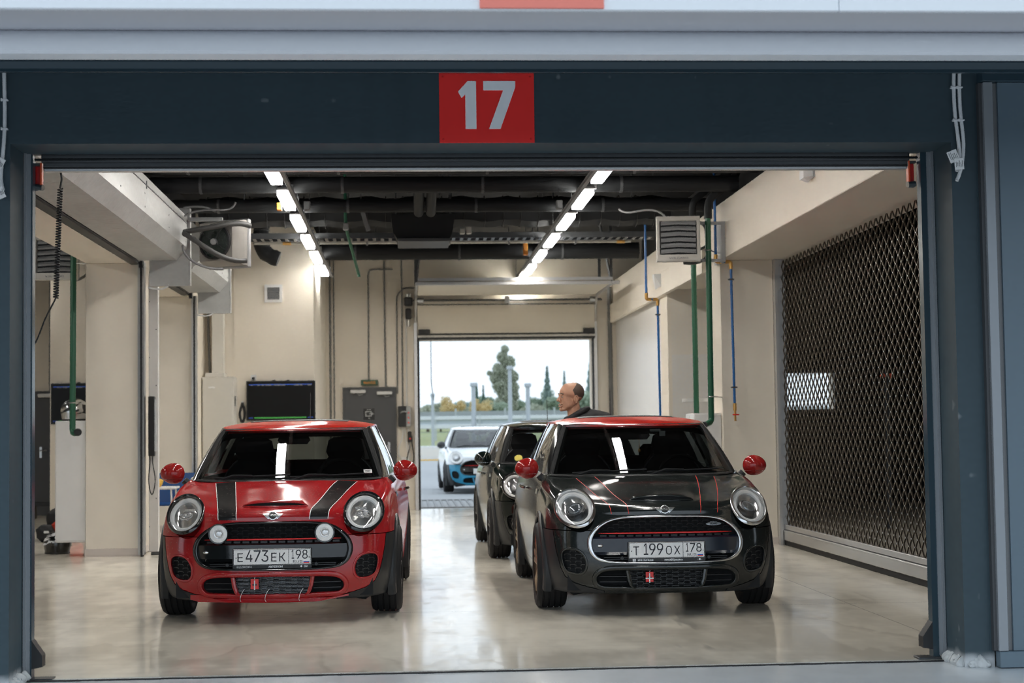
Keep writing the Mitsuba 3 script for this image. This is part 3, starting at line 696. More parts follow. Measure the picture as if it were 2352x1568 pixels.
    xe = CubicSpline([0, .1, .3, .6, .85, 1], [.552, .575, .592, .594, .566, .520])(Vn)
    yf = 1.650 + .075*np.abs(U)**2.6; yr = 3.53 - .09*np.abs(U)**2.4
    P = np.zeros((36, 41, 3)); 
    for iv, v in enumerate(Vn):
        P[iv, :, 0] = xe[iv]*U; P[iv, :, 1] = yf*(1-v)+yr*v; P[iv, :, 2] = zc[iv]-(zc[iv]-ze[iv])*np.abs(U)**3.2
    Q = P.copy(); Q[:, :, 2] -= .028; Q[:, :, 0] *= .985
    add('roof', 'roof', slab(P, Q), 'roof')
    add('roofglass', 'roof__sunroof', slab(P[9:17, 7:34]+[0, 0, .0035], P[9:17, 7:34]), 'black')
    add('header', 'windscreen__header_moulding', tube(b+[0, -.006, .003], .007, 6), 'belt')
    add('antenna', 'antenna', cat(tube([(0, 3.22, 1.31), (0, 3.25, 1.36), (0, 3.30, 1.62)], [.010, .0045, .0032], 6), ball((0, 3.22, 1.322), .025, 2, (1, 1.4, .6))), 'black')
    # cabin
    tub = cat(bx(-.64, .64, 1.34, 3.40, .34, .36), bx(-.645, -.635, 1.3, 3.45, .34, .955), bx(.635, .645, 1.3, 3.45, .34, .955), bx(-.64, .64, 3.38, 3.40, .34, .97), bx(-.64, .64, 1.335, 1.345, .34, .92))
    add('tub', 'cabin_lining', tub, 'interior')
    dash = np.array([[(x, y, z - .03*abs(x)**2) for x in np.linspace(-.66, .66, 21)] for y, z in ((1.10, .905), (1.13, .928), (1.22, .945), (1.36, .952), (1.46, .935), (1.50, .85), (1.50, .60))])
    for i in range(2): dash[i, :, 1] += .12*(np.linspace(-1, 1, 21)**2)
    add('dash', 'dashboard', orient(grid(dash), (0, 0, 1)), 'interior')
    hl = np.array([[(x, y, z-.012-.05*abs(x/.55)**3) for x in np.linspace(-.55, .55, 15)] for y, z in ((1.68, 1.275), (1.9, 1.325), (2.4, 1.342), (3.0, 1.315), (3.42, 1.25))])
    add('headliner', 'headliner', grid(hl), 'interior')
    for i, x in enumerate((-.36, .36)):
        back = trimesh.convex.convex_hull(np.array([(x+dx*w, y, z) for z, w, y0, y1 in ((.52, .23, 2.02, 2.16), (.80, .25, 2.10, 2.24), (1.00, .20, 2.16, 2.28), (1.08, .13, 2.19, 2.28)) for dx in (-1, 1) for y in (y0, y1)]))
        head = trimesh.convex.convex_hull(np.array([(x+dx*w, y, z) for z, w, y0, y1 in ((1.05, .12, 2.19, 2.27), (1.12, .15, 2.16, 2.27), (1.21, .13, 2.18, 2.27), (1.235, .09, 2.2, 2.25)) for dx in (-1, 1) for y in (y0, y1)]))
        base = bx(x-.25, x+.25, 1.62, 2.14, .40, .58, .06)
        k = add('seat%d' % i, 'seat', cat(back, base), 'seat'); add('hr%d' % i, 'seat__headrest', head, 'seat')
        add('sline%d' % i, 'seat__piping', cat(*[tube(smooth_path([(x+q*.25, 2.085, .78), (x+q*.215, 2.135, .96), (x+q*.13, 2.155, 1.06)], 4), .007, 6) for q in (-1, 1)]), 'seatgrey')
    add('rearseat', 'rear_seat', cat(bx(-.6, .6, 2.85, 3.02, .5, 1.02, .05), bx(-.48, -.2, 2.88, 2.98, 1.0, 1.14, .04), bx(.2, .48, 2.88, 2.98, 1.0, 1.14, .04)), 'seat')
    t = np.arange(33)*2*PI/32
    wheel = np.stack([.36+.175*np.cos(t[:-1]), 1.60+.175*.42*np.sin(t[:-1])*1.0, .90+.175*.9*np.sin(t[:-1])], 1)
    add('steer', 'steering_wheel', cat(tube(wheel, .014, 8, closed=True), disc_stack([(0, .02), (.05, .018), (.07, 0)], (.36, 1.60, .90), 16, (0, 1, .45)), tube([(.20, 1.6, .90), (.52, 1.6, .90)], .012, 6)), 'interior')
    add('rvm', 'rear_view_mirror', cat(trimesh.convex.convex_hull(np.array([(dx*w, 1.66+dy, 1.215+z) for z, w in ((-.03, .10), (0, .125), (.03, .11)) for dx in (-1, 1) for dy in (0, .03)])), tube([(0, 1.675, 1.22), (0, 1.70, 1.28)], .014, 6)), 'interior')
    # wipers and cowl
    def on_ws(x, v): 
        q = ws[:, :]; xi = np.clip((x/.685*0.5+.5)*40, 0, 40); i = int(min(39, xi)); f = xi-i; vi = v*11; j = int(min(10, vi)); g = vi-j
        return (q[j, i]*(1-f)+q[j, i+1]*f)*(1-g)+(q[j+1, i]*(1-f)+q[j+1, i+1]*f)*g
    for k, (xa, va, xb, vb) in enumerate(((-.52, .04, .02, .095), (.02, .05, .56, .085))):
        L = np.array([on_ws(xa+(xb-xa)*q, va+(vb-va)*q)+[0, -.018, .008] for q in np.linspace(0, 1, 9)])
        arm = [on_ws(xa, va)+[0, -.01, -.02], L[2]+[0, -.02, .012], L[4]+[0, -.012, .006]]
        add('wiper%d' % k, 'wiper', cat(tube(L, .007, 6), tube(arm, [.012, .010, .007], 6)), 'blackmatt')
    add('cowl', 'cowl', orient(grid(np.stack([a+[0, -.022, -.002], a+[0, -.010, .008], a+[0, .02, .012]])), (0, 0, 1)), 'black')
    # under side
    add('under', 'underbody', cat(bx(-.66, .66, .16, 3.65, .175, .33), bx(-.50, .50, .3, 1.1, .28, .62)), 'blackmatt')
    for s in (-1, 1):
        add('wishbone%d' % s, 'suspension_arm', trimesh.convex.convex_hull(np.array([(s*.42, .42, .16), (s*.60, .40, .12), (s*.62, .52, .13), (s*.42, .52, .14), (s*.42, .46, .22), (s*.60, .46, .22)])), 'trim')
    # wheels
    R, W = .305, .215
    prof = [(.215, -W/2+.012), (.235, -W/2+.002), (.27, -W/2), (.290, -W/2+.008), (R-.004, -W/2+.026)]
    for g in (-.062, -.021, .021, .062): prof += [(R, g-.007), (R-.009, g-.004), (R-.009, g+.004), (R, g+.007)]
    prof += [(R-.004, W/2-.026), (.290, W/2-.008), (.27, W/2), (.235, W/2-.002), (.215, W/2-.012)]
    tyre = lathe(prof, 72, 'x'); rim = lathe([(.217, -.10), (.222, -.095), (.205, -.08), (.195, 0), (.200, .06), (.214, .082), (.224, .094), (.217, .10)], 56, 'x')
    spokes = []
    for k in range(5):
        for d in (-.16, .16):
            th = k*2*PI/5 + .3; p0 = np.array([.070, .045*math.cos(th+d*2), .045*math.sin(th+d*2)]); p1 = np.array([.090, .15*math.cos(th+d*1.1), .15*math.sin(th+d*1.1)]); p2 = np.array([.084, .212*math.cos(th+d), .212*math.sin(th+d)])
            spokes.append(tube([p0, p1, p2], [.017, .014, .015], 8))
    hub = lathe([(0, .088), (.03, .088), (.035, .080), (.062, .076), (.066, .03), (0, .03)], 24, 'x')
    disc = lathe([(.05, -.02), (.15, -.02), (.15, .0), (.05, .0)], 32, 'x')
    for i, y in enumerate((0.79, 3.285)):
        for s in (-1, 1):
            pos = np.array([s*.735, y, R]); f = (lambda m: mirror_x(m)) if s < 0 else (lambda m: m)
            nm = 'wheel%d%d' % (i, s)
            add(nm, 'wheel', move(f(cat(rim, hub, *spokes)), pos), 'wheel'); add(nm+'t', 'wheel__tyre', move(tyre, pos), 'rubber', 40); add(nm+'d', 'wheel__brake_disc', move(f(disc), pos), 'steel')
    # door mirrors
    for s in (-1, 1):
        egg = trimesh.creation.icosphere(subdivisions=4); v = egg.vertices
        v = v*[.089, .085, .077]; v[:, 1] = np.where(v[:, 1] > 0, v[:, 1]*.35, v[:, 1]); v[:, 2] *= 1-.10*s*v[:, 0]/.089; v[:, 0] *= 1
        egg.vertices = v + [s*.862, 1.27, .984]
        M = man(egg); top = M ^ mbox(-2, 2, 0, 3, .945, 2); low = M - mbox(-2, 2, 0, 3, .943, 2)
        add('mir%d' % s, 'door_mirror', tri(top), 'mirror'); add('mirl%d' % s, 'door_mirror__lower_shell', tri(low), 'mirrorlow')
        foot = tube([(s*.712, 1.275, .868), (s*.735, 1.27, .895), (s*.775, 1.26, .935)], [.040, .032, .026], 12); foot.vertices[:, 1] = 1.27+(foot.vertices[:, 1]-1.27)*1.2
        add('mirf%d' % s, 'door_mirror__foot', foot, 'trim')
        add('handle%d' % s, 'door_handle', cat(tube(smooth_path([(s*.833, 2.10, .815), (s*.853, 2.13, .822), (s*.853, 2.24, .822), (s*.833, 2.27, .815)], 4), .011, 8)), 'chrome')
        add('scuttle%d' % s, 'side_badge', slab(np.array([[(s*(np.interp(z, [.76, .84], [.815, .797])), y, z) for y in (1.06+dy, 1.22+dy)] for z, dy in ((.80, 0), (.82, -.01), (.835, .0))]), np.array([[(s*(np.interp(z, [.76, .84], [.803, .785])), y, z) for y in (1.06+dy, 1.22+dy)] for z, dy in ((.80, 0), (.82, -.01), (.835, .0))])), 'chrome')
    # headlamps
    for s in (-1, 1):
        nm = 'head%d' % s; d = H_N*[s, 1, 1]
        add(nm+'bezel', 'headlight', orient(head_surf([(1.02, -.006), (1.0, .004), (.97, .010), (.93, .010), (.895, .005), (.875, -.008), (.87, -.03)], s), d), 'bezel')
        add(nm+'bowl', 'headlight__reflector', orient(head_surf([(.885, -.014), (.80, -.030), (.62, -.052), (.45, -.066), (0, -.070)], s), d), 'reflector')
        th = np.arange(40)*2*PI/40; x, z = head_xy(.76, th); y = H_Y+(x-_hx)*H_DX+(z-_hz)*H_DZ
        ring = (np.stack([x, y, z], 1)-.018*H_N)*[s, 1, 1]; add(nm+'ring', 'headlight__light_ring', tube(ring, .0165, 8, closed=True), 'ledring')
        add(nm+'lens', 'headlight__lens', orient(head_surf([(.885, .001), (.75, .008), (.5, .015), (.25, .018), (0, .019)], s), d), 'lensclear', True)
        # early style: one round projector; late style: an oval with a bar above
        c3 = np.array([_hx, H_Y, _hz])*[s, 1, 1]
        add(nm+'proj_round', 'headlight__projector', cat(disc_stack([(.062, -.055), (.064, -.018), (.055, -.012), (.050, -.016)], c3, 32, d), ), 'chromedark')
        add(nm+'proj_eye', 'headlight__projector_lens', disc_stack([(.050, -.020), (.044, -.008), (.03, .001), (.012, .004), (0, .0045)], c3, 32, d), 'eye')
        bar = [(math.cos(q)*.052, math.sin(q)*.030) for q in np.arange(28)*2*PI/28]
        ua = np.cross([0, 0, 1.0], d); ua /= np.linalg.norm(ua); ub = np.cross(d, ua)
        add(nm+'oval', 'headlight__projector_frame', tube(np.array([c3-.018*d+p*ua*1.0+(q-.006)*ub for p, q in bar]), .007, 8, closed=True), 'steel')
        add(nm+'cells', 'headlight__projector_lens', cat(*[disc_stack([(.017, -.03), (.015, -.020), (.008, -.016), (0, -.0145)], c3+p*ua+(q-.006)*ub, 14, d) for p, q in ((-.02, .010), (.02, .010), (-.02, -.018), (.02, -.018))]), 'eye')
        add(nm+'bar', 'headlight__upper_bar', cat(*[bx(-.006, .006, -.004, .004, -.010, .010).apply_transform(np.array([[ua[0], -d[0], ub[0], (c3-.02*d+p*ua+.048*ub)[0]], [ua[1], -d[1], ub[1], (c3-.02*d+p*ua+.048*ub)[1]], [ua[2], -d[2], ub[2], (c3-.02*d+p*ua+.048*ub)[2]], [0, 0, 0, 1]])) for p in np.linspace(-.035, .035, 6)]), 'eye')
    # nose: grille frame, mesh, bar, lower intake, side intakes, badge, scoop
    add('grille_frame', 'grille', frame_ring(GRILLE_OUT, GRILLE_IN, .016, .05), 'ring', True)
    inpoly = Polygon(GRILLE_IN)
    backy = lambda x, z: ysurf(np.asarray(x)*0.96, np.full(np.shape(x), .55))
    back = bend(prism(inpoly.buffer(.012), .060, .066), lambda x, z: 0*x)
    bp = np.asarray(inpoly.buffer(.012).exterior.coords); 
    add('grille_back', 'grille__backing', prism(inpoly.buffer(.012), .150, .158), 'blackmatt')
    upper = inpoly.intersection(sbox(-.6, .572, .6, .7))
    segx = lambda m: (lambda q: q)(m)
    hx = hex_mesh(upper, .072, .040, .0065, .0, .010); add('grille_mesh', 'grille__mesh', bend(hx, lambda x, z: ysurf(x*.97, np.full_like(x, .63))+.055), 'blackmatt')
    bars = [bx(x-.022, x+.022, .0, .03, .540, .553) for x in np.arange(-.42, .43, .060)]
    add('grille_slots', 'grille__slots', cat(*[bend(q, lambda x, z: ysurf(x, np.full_like(x, .55))+.045) for q in bars]), 'darkgrey')
    def nose_bar(x0, x1, zs, role, key, path, n=25):
        xs = np.linspace(x0, x1, n); P = np.array([[(x, float(ysurf(x*.97, .54))+o, z+dz*(1-(abs(x)/max(abs(x0), 1e-6))**6*.8)) for x in xs] for o, z, dz in zs]); add(key, path, orient(grid(P), (0, -1, 0)), role)
    nose_bar(-.455, .455, ((.05, .5655, .004), (.020, .5655, .006), (.012, .5655, .003), (.012, .5655, -.003), (.020, .5655, -.006), (.05, .5655, -.004)), 'strip', 'red_strip', 'grille__red_strip')
    # bumper beam behind the number plate
    bp = inpoly.intersection(sbox(-.6, .415, .6, .540)); xs = np.linspace(-.50, .50, 41)
    def beam_row(z, o): return [(x, float(ysurf(x*.97, .46))+o, z) for x in xs if True]
    rows = [beam_row(.543, .075), beam_row(.540, .030), beam_row(.530, .016), beam_row(.44, .016), beam_row(.420, .030), beam_row(.414, .08)]
    add('beam', 'grille__bumper_beam', orient(grid(np.array(rows)), (0, -1, 0)), 'beam')
    lowpart = inpoly.intersection(sbox(-.46, .385, .46, .412))
    add('beam_low', 'grille__lower_slats', cat(*[bend(bx(x0, x1, .0, .03, z, z+.006), lambda x, z: ysurf(x, np.full_like(x, .40))+.03) for z in (.388, .400) for x0, x1 in ((-.42, -.15), (-.15, .15), (.15, .42))]), 'black')
    for i, x in enumerate((-.30, .29)):
        add('sensor%d' % i, 'grille__parking_sensor', disc_stack([(.013, -.02), (.013, .004), (.010, .006), (.0, .006)], (x, float(ysurf(x, .40))+.02, .398), 16), 'trim')
    add('tow_eye', 'grille__tow_eye', cat(disc_stack([(.024, -.03), (.026, -.008), (.020, -.012), (0, -.02)], (-.445, float(ysurf(-.44, .48))+.018, .482), 20, (-.25, -1, 0)), ball((-.445, float(ysurf(-.44, .48))+.010, .483), .018, 2, (1.1, .6, .7))), 'chrome')
    add('low_frame', 'lower_intake', frame_ring(LOW_OUT, LOW_IN, .016, .06), 'lowring', True)
    lp = Polygon(LOW_IN)
    add('low_back', 'lower_intake__backing', prism(lp.buffer(.012), .175, .183), 'blackmatt')
    cen = lp.intersection(Polygon([(-.262, .33), (.262, .33), (.228, .19), (-.228, .19)]))
    hm = hex_mesh(cen, .080, .030, .005, 0, .010); add('low_mesh', 'lower_intake__mesh', bend(hm, lambda x, z: ysurf(x, np.full_like(x, .28))+.035), 'darkgrey')
    rad = cat(*[bx(-.24, .24, .09, .10, z, z+.004) for z in np.arange(.205, .315, .0092)]); add('radiator', 'lower_intake__radiator', rad, 'radiator')
    for s in (-1, 1):
        strut = np.array([[(s*(q+dq), float(ysurf(q, .27))+o, z) for q, z in ((.266, .33), (.262, .30), (.254, .255), (.240, .215), (.222, .196))] for dq, o in ((-.013, .05), (-.012, -.004), (0, -.010), (.012, -.004), (.013, .05))])
        add('strut%d' % s, 'lower_intake__strut', orient(grid(strut), (0, -1, 0)), 'lowring')
        add('lslat%d' % s, 'lower_intake__slats', cat(*[bend(bx(min(s*.27, s*.45), max(s*.27, s*.45), 0, .03, z, z+.006), lambda x, z: ysurf(x, np.full_like(x, .28))+.035) for z in (.235, .272)]), 'black')
        so, si = SIDE_OUT*[s, 1], SIDE_IN*[s, 1]
        add('side_frame%d' % s, 'side_intake', frame_ring(so, si, .006, .05), 'siderim', True)
        sp = Polygon(si).buffer(.006)
        add('side_back%d' % s, 'side_intake__backing', bend(prism(sp, 0, .006), lambda x, z: ysurf(x, z)+.040), 'blackmatt')
        add('side_mesh%d' % s, 'side_intake__mesh', bend(hex_mesh(Polygon(si), .070, .046, .006, 0, .008), lambda x, z: ysurf(x, z)+.018), 'black')
    # bonnet scoop: a low hooded mouth
    U = np.linspace(-1, 1, 41); V = np.linspace(0, 1, 12)
    hood = np.zeros((12, 41, 3))
    for j, v in enumerate(V):
        x = .218*U*(1-.25*v); y = .205+.022*U**2+.20*v; z = zsurf(x, y) + .031*np.sqrt(np.maximum(1-U**2, 0))*(1-v)**1.6 + .0005
        hood[j] = np.stack([x, y, z], 1)
    add('scoop', 'bonnet__scoop', orient(grid(hood), (0, -.2, 1)), 'paint', True)
    lo = np.stack([.218*U, .205+.022*U**2, zsurf(.218*U, .205+.022*U**2)-.001], 1); hi = hood[0]
    add('mouth', 'bonnet__scoop_mouth', orient(grid(np.array([lo+[0, .004, 0], hi+[0, .004, -.001]])), (0, -1, 0)), 'blackmatt')
    rim = np.vstack([hi+[0, -.001, .001], (lo+[0, -.012, .003])[::-1][1:-1]])
    add('lip', 'bonnet__scoop_lip', tube(rim, .0052, 8, closed=True), 'paint', True)
    # winged badge on the steep lip of the bonnet
    lay = lambda m, lift=0.0: bend(m, lambda x, z: ysurf(x*.5, z)-lift)
    BZ = .7215; wing = []
    for s in (-1, 1):
        for k, (z0, x1) in enumerate(((.012, .070), (.003, .062), (-.006, .052), (-.015, .040))):
            wing.append(prism(Polygon([(s*.026, BZ+z0-.0065), (s*.024, BZ+z0+.001), (s*x1, BZ+z0+.001), (s*(x1-.008), BZ+z0-.0065)]), -.004, 0.002))
    th = np.arange(32)*2*PI/32
    circ = lambda r: [(r*math.cos(t), BZ+r*math.sin(t)*.92) for t in th]
    add('badge', 'badge', lay(cat(*wing, prism(Polygon(circ(.030), [circ(.025)]), -.007, .002)), .002), 'chromesatin')
    add('badge_disc', 'badge__disc', lay(prism(Polygon(circ(.026)), -.004, .002), .002), 'black')
    add('badge_letters', 'badge__lettering', lay(lettering('MINI', .0125, (0, -.004, BZ-.006), .001, .042, True), .002), 'chromesatin')
    # number plate holder and plate blanks
    py = float(ysurf(.2, .45))+.008
    add('plate_frame', 'number_plate', bx(-.2635, .2635, py-.012, py+.012, .372, .5075, .004), 'black')
    add('plate_face', 'number_plate__plate', bx(-.2575, .2575, py-.015, py, .3985, .5045, .003), 'plate')
    return out, py
SHAPES, PLATE_Y = build_car_shapes()

def hood_strip(xa0, xa1, xb0, xb1, y0, y1, lift, n=22, m=5, bow=0.0):
    """A band on the bonnet: edges from xa (front) to xb (rear)."""
    rows = []
    def edge(y):
        q = (y-y0)/(y1-y0); e = q + bow*q*(1-q)
        return np.linspace(xa0+(xb0-xa0)*e, xa1+(xb1-xa1)*e, m)
    for z in np.linspace(.694, .748, 7):   # up the steep lip first, then back along the bonnet
        x = edge(.07+(z-.69)*.8); y = ysurf(x, np.full(m, z)); rows.append(np.stack([x, y-lift, np.full(m, z)+lift*.3], 1))
    ylast = float(np.max(rows[-1][:, 1])) + .012
    for y in np.linspace(ylast, y1, n):
        x = edge(y); rows.append(np.stack([x, np.full(m, y), zsurf(x, np.full(m, y))+lift], 1))
    return orient(grid(np.array(rows)), (0, 0, 1))
def nose_low(x):  # where the bonnet's lip meets the grille
    return 0.075
BASE_ROLES = dict(paint='m_paint_red', lowpaint=None, trim='m_black_trim', glass='m_glass_tint', pillar='m_black_gloss', belt='m_chrome_satin', roof='m_roof_red', black='m_black', interior='m_interior',
                  seat='m_seat', seatgrey='m_seat_grey', blackmatt='m_black_matt', wheel='m_wheel', rubber='m_rubber', steel='m_steel', mirror='m_mirror_red', mirrorlow='m_mirror_red', chrome='m_chrome',
                  bezel='m_black_gloss', reflector='m_reflector', ledring='m_led_ring', lensclear='m_lens_clear', chromedark='m_dark_metal', eye='m_lens', ring='m_black_gloss', darkgrey='m_dark_grey',
                  strip='m_red', beam='m_black_gloss', lowring=None, siderim=None, radiator='m_radiator', chromesatin='m_chrome_satin', plate='m_plate')
LATE = ('oval', 'cells', 'bar'); EARLY = ('proj_round', 'proj_eye')
def car(label, pos, yaw, roles, skip=(), roll=0.0):
    key = thing('car', label, 'car', 'hatchbacks of one make'); holders.add(key)
    r = {**BASE_ROLES, **roles}
    for k in ('lowpaint', 'lowring', 'siderim'): r[k] = r[k] or r['paint']
    M = T().translate(list(pos)).rotate([0, 0, 1], math.degrees(yaw)).rotate([0, 1, 0], math.degrees(roll))
    names = {}
    for k, (path, d, role) in SHAPES.items():
        if any(w in k for w in skip): continue
        segs = path.split('__'); parent = key
        for sname in segs[:-1]: parent = names[sname] if sname in names else parent
        # three levels at most: a sub-part of a sub-part is hung on the part
        if parent.count('__') > 1: parent = parent.rsplit('__', 1)[0]
        kk = free_key(parent, segs[-1]); names[segs[-1]] = kk
        scene[kk] = {**d, 'bsdf': {'type': 'ref', 'id': r[role]}, 'to_world': M}
    def put(parent, name, mesh, m, smooth=30, label=None):
        return part(key + ('__'+parent if parent else ''), name, mesh, m, smooth, label, to_world=M)
    return key, put
def plate_text(put, serial, region, foot, marks):
    y = PLATE_Y-.0152; p = 'number_plate'
    L = lambda t, h, x, z, w=None, b=False: lettering(t, h, (x, y, z), .0012, w, b)
    put(p, 'serial', cat(*[L(c, h, x, .4205, w) for c, x, h, w in serial]), 'm_ink', False)
    put(p, 'region', cat(*[L(c, .058, x, .437, w) for c, x, w in region], L('RUS', .017, .170, .4095, .062)), 'm_ink', False)
    fr = Polygon([(-.2535, .4025), (.2535, .4025), (.2535, .5005), (-.2535, .5005)]).buffer(.002)
    put(p, 'border', cat(prism(fr.difference(fr.buffer(-.0028)), y-.001, y), prism(sbox(.1085, .4025, .1115, .5005), y-.001, y), *[prism(Polygon([(x+.004*math.cos(t), .447+.004*math.sin(t)) for t in np.arange(10)*PI/5]), y-.001, y) for x in (-.238, .246)]), 'm_ink', False)
    put(p, 'flag', cat(*[prism(sbox(.208, .408, .246, .4265), y-.0006, y)]), 'm_sign_white', False)
    put(p, 'flag_blue', prism(sbox(.208, .4142, .246, .4204), y-.0011, y), 'm_flag_blue', False)
    put(p, 'flag_red', prism(sbox(.208, .408, .246, .4142), y-.0011, y), 'm_flag_red', False)
    put(p, 'dealer_text', cat(*[lettering(t, .0125, (x, PLATE_Y-.0121, .3800), .0008, w, b) for t, x, w, b in foot]), 'm_sign_white', False)
def tow_tag(put, x, cross):
    y = float(ysurf(x, .27))+.006
    put('', 'paper_tag', bx(x-.0265, x+.0265, y-.004, y, .238, .306, .001), 'm_red', False, 'small red tag tied into the lower grille')
    ms = [bx(x-.004, x+.004, y-.007, y-.004, .232, .296, .001)]
    if cross: ms.append(bx(x-.028, x+.028, y-.007, y-.004, .258, .267, .001))
    put('paper_tag', 'strap', cat(*ms, tube(smooth_path([(x, y, .302), (x+.002, y-.012, .314), (x, y+.02, .322)], 4), .0025, 6)), 'm_white', False)
    put('paper_tag', 'mark', bx(x-.014, x+.014, y-.0052, y-.004, .262, .272), 'm_ink', False)

def build_cars():
    # the red car: late headlamps, rally spot lamps, black stripes
    key, put = car('red hatchback with black bonnet stripes and two round spot lamps on its grille', (-.90, 11.09, 0), -.022, {}, skip=EARLY)
    for s in (-1, 1):
        a0, a1, b0, b1 = (.245, .362, .375, .512)
        put('bonnet', 'stripe', hood_strip(s*a0, s*a1, s*b0, s*b1, .066, 1.06, .0016, 48), 'm_stripe_black', True, 'matt black bonnet stripe with white edges')
        for e0, e1 in ((a0-.006, b0-.006), (a1, b1)):
            put('bonnet', 'stripe_edge', hood_strip(s*e0, s*(e0+.006), s*e1, s*(e1+.006), .066, 1.06, .0022, 48, 2), 'm_stripe_white', True)
        c = np.array([s*.350+.003, -.045, .611])
        put('', 'spot_lamp', cat(disc_stack([(.030, -.075), (.052, -.055), (.066, -.02), (.0675, .006), (.0665, .010), (.060, .009), (.059, .002)], c, 40), tube([c+[0, .03, -.05], c+[0, .055, -.06], c+[0, .09, -.055]], .012, 8)), 'm_black_gloss', 35, 'round white spot lamp in a black housing')
        sk = 'spot_lamp' if s < 0 else 'spot_lamp_001'
        put(sk, 'lens', disc_stack([(.060, .003), (.057, .006), (.035, .009), (.030, .006), (.012, .008), (0, .0085)], c, 40), 'm_led_ring')
        put(sk, 'reflector', disc_stack([(.033, .0075), (.030, .0115), (.024, .0100), (.016, .0135), (0, .0145)], c, 8), 'm_lens', False)
    plate_text(put, [('Е', -.211, .058, .036), ('4', -.152, .076, .046), ('7', -.098, .076, .046), ('3', -.047, .076, .046), ('Е', .012, .058, .036), ('К', .068, .058, .042)],
               [('1', .138, .018), ('9', .175, .036), ('8', .218, .036)], [('(812) 500 500 0', -.185, .098, False), ('АВТОDОМ', .022, .094, True), ('●', .193, .012, False), ('///М', .222, .024, True)], None)
    tow_tag(put, -.118, False)
    ties = []
    for x in (-.205, -.04, .185):
        y = float(ysurf(x, .19)); ties.append(tube(smooth_path([(x+.02, y+.02, .236), (x+.004, y-.022, .218), (x-.010, y-.020, .180), (x+.012, y+.03, .150)], 6), .0022, 6))
    put('', 'cable_tie', cat(*ties), 'm_plate', True, 'thin white cable ties round the lower lip')
    put('', 'chin_strip', bend(cat(prism(Polygon([(-.56, .196), (-.50, .200), (-.38, .172), (.36, .172), (.50, .19), (.50, .178), (.30, .148), (.0, .144), (-.30, .150), (-.50, .152), (-.56, .166)]).simplify(.001), -.004, .05)), lambda x, z: ysurf(x, np.full_like(x, .22))+.012), 'm_paint_red', False, 'torn red lip strip under the bumper')
    st = np.array([[(x, 0, z) for x in (.535, .60)] for z in (0, 1)])
    put('', 'windscreen_sticker', move(bx(-.031, .031, -.001, .001, -.022, .022), (.585, 1.215, .982), rx=-.95, rz=.12), 'm_plate', False, 'small white paper sticker in the windscreen corner')
    put('windscreen_sticker', 'print', cat(*[move(bx(-.022, .02*f, -.0016, -.001, z-.003, z+.003), (.585, 1.215, .982), rx=-.95, rz=.12) for z, f in ((.010, 1), (.0, .4), (-.011, .9))]), 'm_mid_grey', False)
    # the dark car: early headlamps, chrome grille frame, thin red stripes
    key, put = car('dark grey green hatchback with red roof and mirrors and a chrome grille frame', (1.745, 11.07, 0), -.012, dict(paint='m_paint_dark', bezel='m_chrome_satin', ring='m_chrome_satin', beam='m_navy_gloss', wheel='m_bronze', radiator='m_black_trim', darkgrey='m_black_trim', eye='m_eye_glass'), skip=LATE)
    for s in (-1, 1):
        a0, a1, b0, b1 = (.245, .362, .375, .512)
        for e0, e1 in ((a0, b0), (a1, b1)):
            put('bonnet', 'pinstripe', hood_strip(s*(e0-.0025), s*(e0+.0025), s*(e1-.0025), s*(e1+.0025), .072, 1.05, .0014, 48, 2, bow=.35), 'm_stripe_red', True, 'thin red line along the bonnet')
    plate_text(put, [('Т', -.208, .058, .040), ('1', -.142, .076, .030), ('9', -.098, .076, .044), ('9', -.046, .076, .044), ('О', .014, .058, .042), ('Х', .070, .058, .042)],
               [('1', .138, .018), ('7', .175, .036), ('8', .218, .036)], [('MINI Club Russia', -.145, .104, True), ('www.MINIpeople.ru', .045, .126, True), ('◠', -.222, .02, False), ('–●–', .222, .036, False)], None)
    tow_tag(put, -.118, True)
    put('grille', 'maker_emblem', bend(prism(Polygon([(.335+.055*math.cos(t), .618+.0105*math.sin(t)) for t in np.arange(32)*PI/16]), 0, .004), lambda x, z: ysurf(x*.97, np.full_like(x, .63))+.030), 'm_chrome_satin', 35, 'oval chrome emblem')
    put('grille', 'emblem_lettering', bend(lettering('WORKS', .013, (.335, 0, .6125), .001, .052, True), lambda x, z: ysurf(x*.97, np.full_like(x, .63))+.029), 'm_ink', False)
    put('grille', 'emblem_upper_lettering', bend(cat(lettering('JOHN COOPER', .0055, (.335, 0, .630), .002, .050, True)), lambda x, z: ysurf(x*.97, np.full_like(x, .63))+.031), 'm_chrome_satin', False)
    put('', 'hanging_pendant', cat(tube([(.035, 1.63, 1.19), (.035, 1.62, 1.10)], .0015, 5), ball((.035, 1.62, 1.10), .010, 2, (1, 1, 1.6)), ball((.035, 1.62, 1.135), .005, 1)), 'm_brass', True, 'small pendant under the rear view mirror')
    put('', 'dashboard_camera', cat(bx(.12, .20, 1.60, 1.63, 1.245, 1.265, .004), bx(.19, .235, 1.585, 1.60, 1.21, 1.25, .002)), 'm_grey', False, 'small camera under the windscreen top')
    # the black car behind, and the blue and white one on the track
    key, put = car('glossy black hatchback between the dark car and the rear door', (1.66, 15.79, 0), .008, dict(paint='m_paint_black', roof='m_paint_black', mirror='m_paint_black', mirrorlow='m_paint_black', belt='m_chrome', bezel='m_black_gloss', ring='m_chrome_satin', strip='m_black_gloss', glass='m_glass'), skip=LATE)
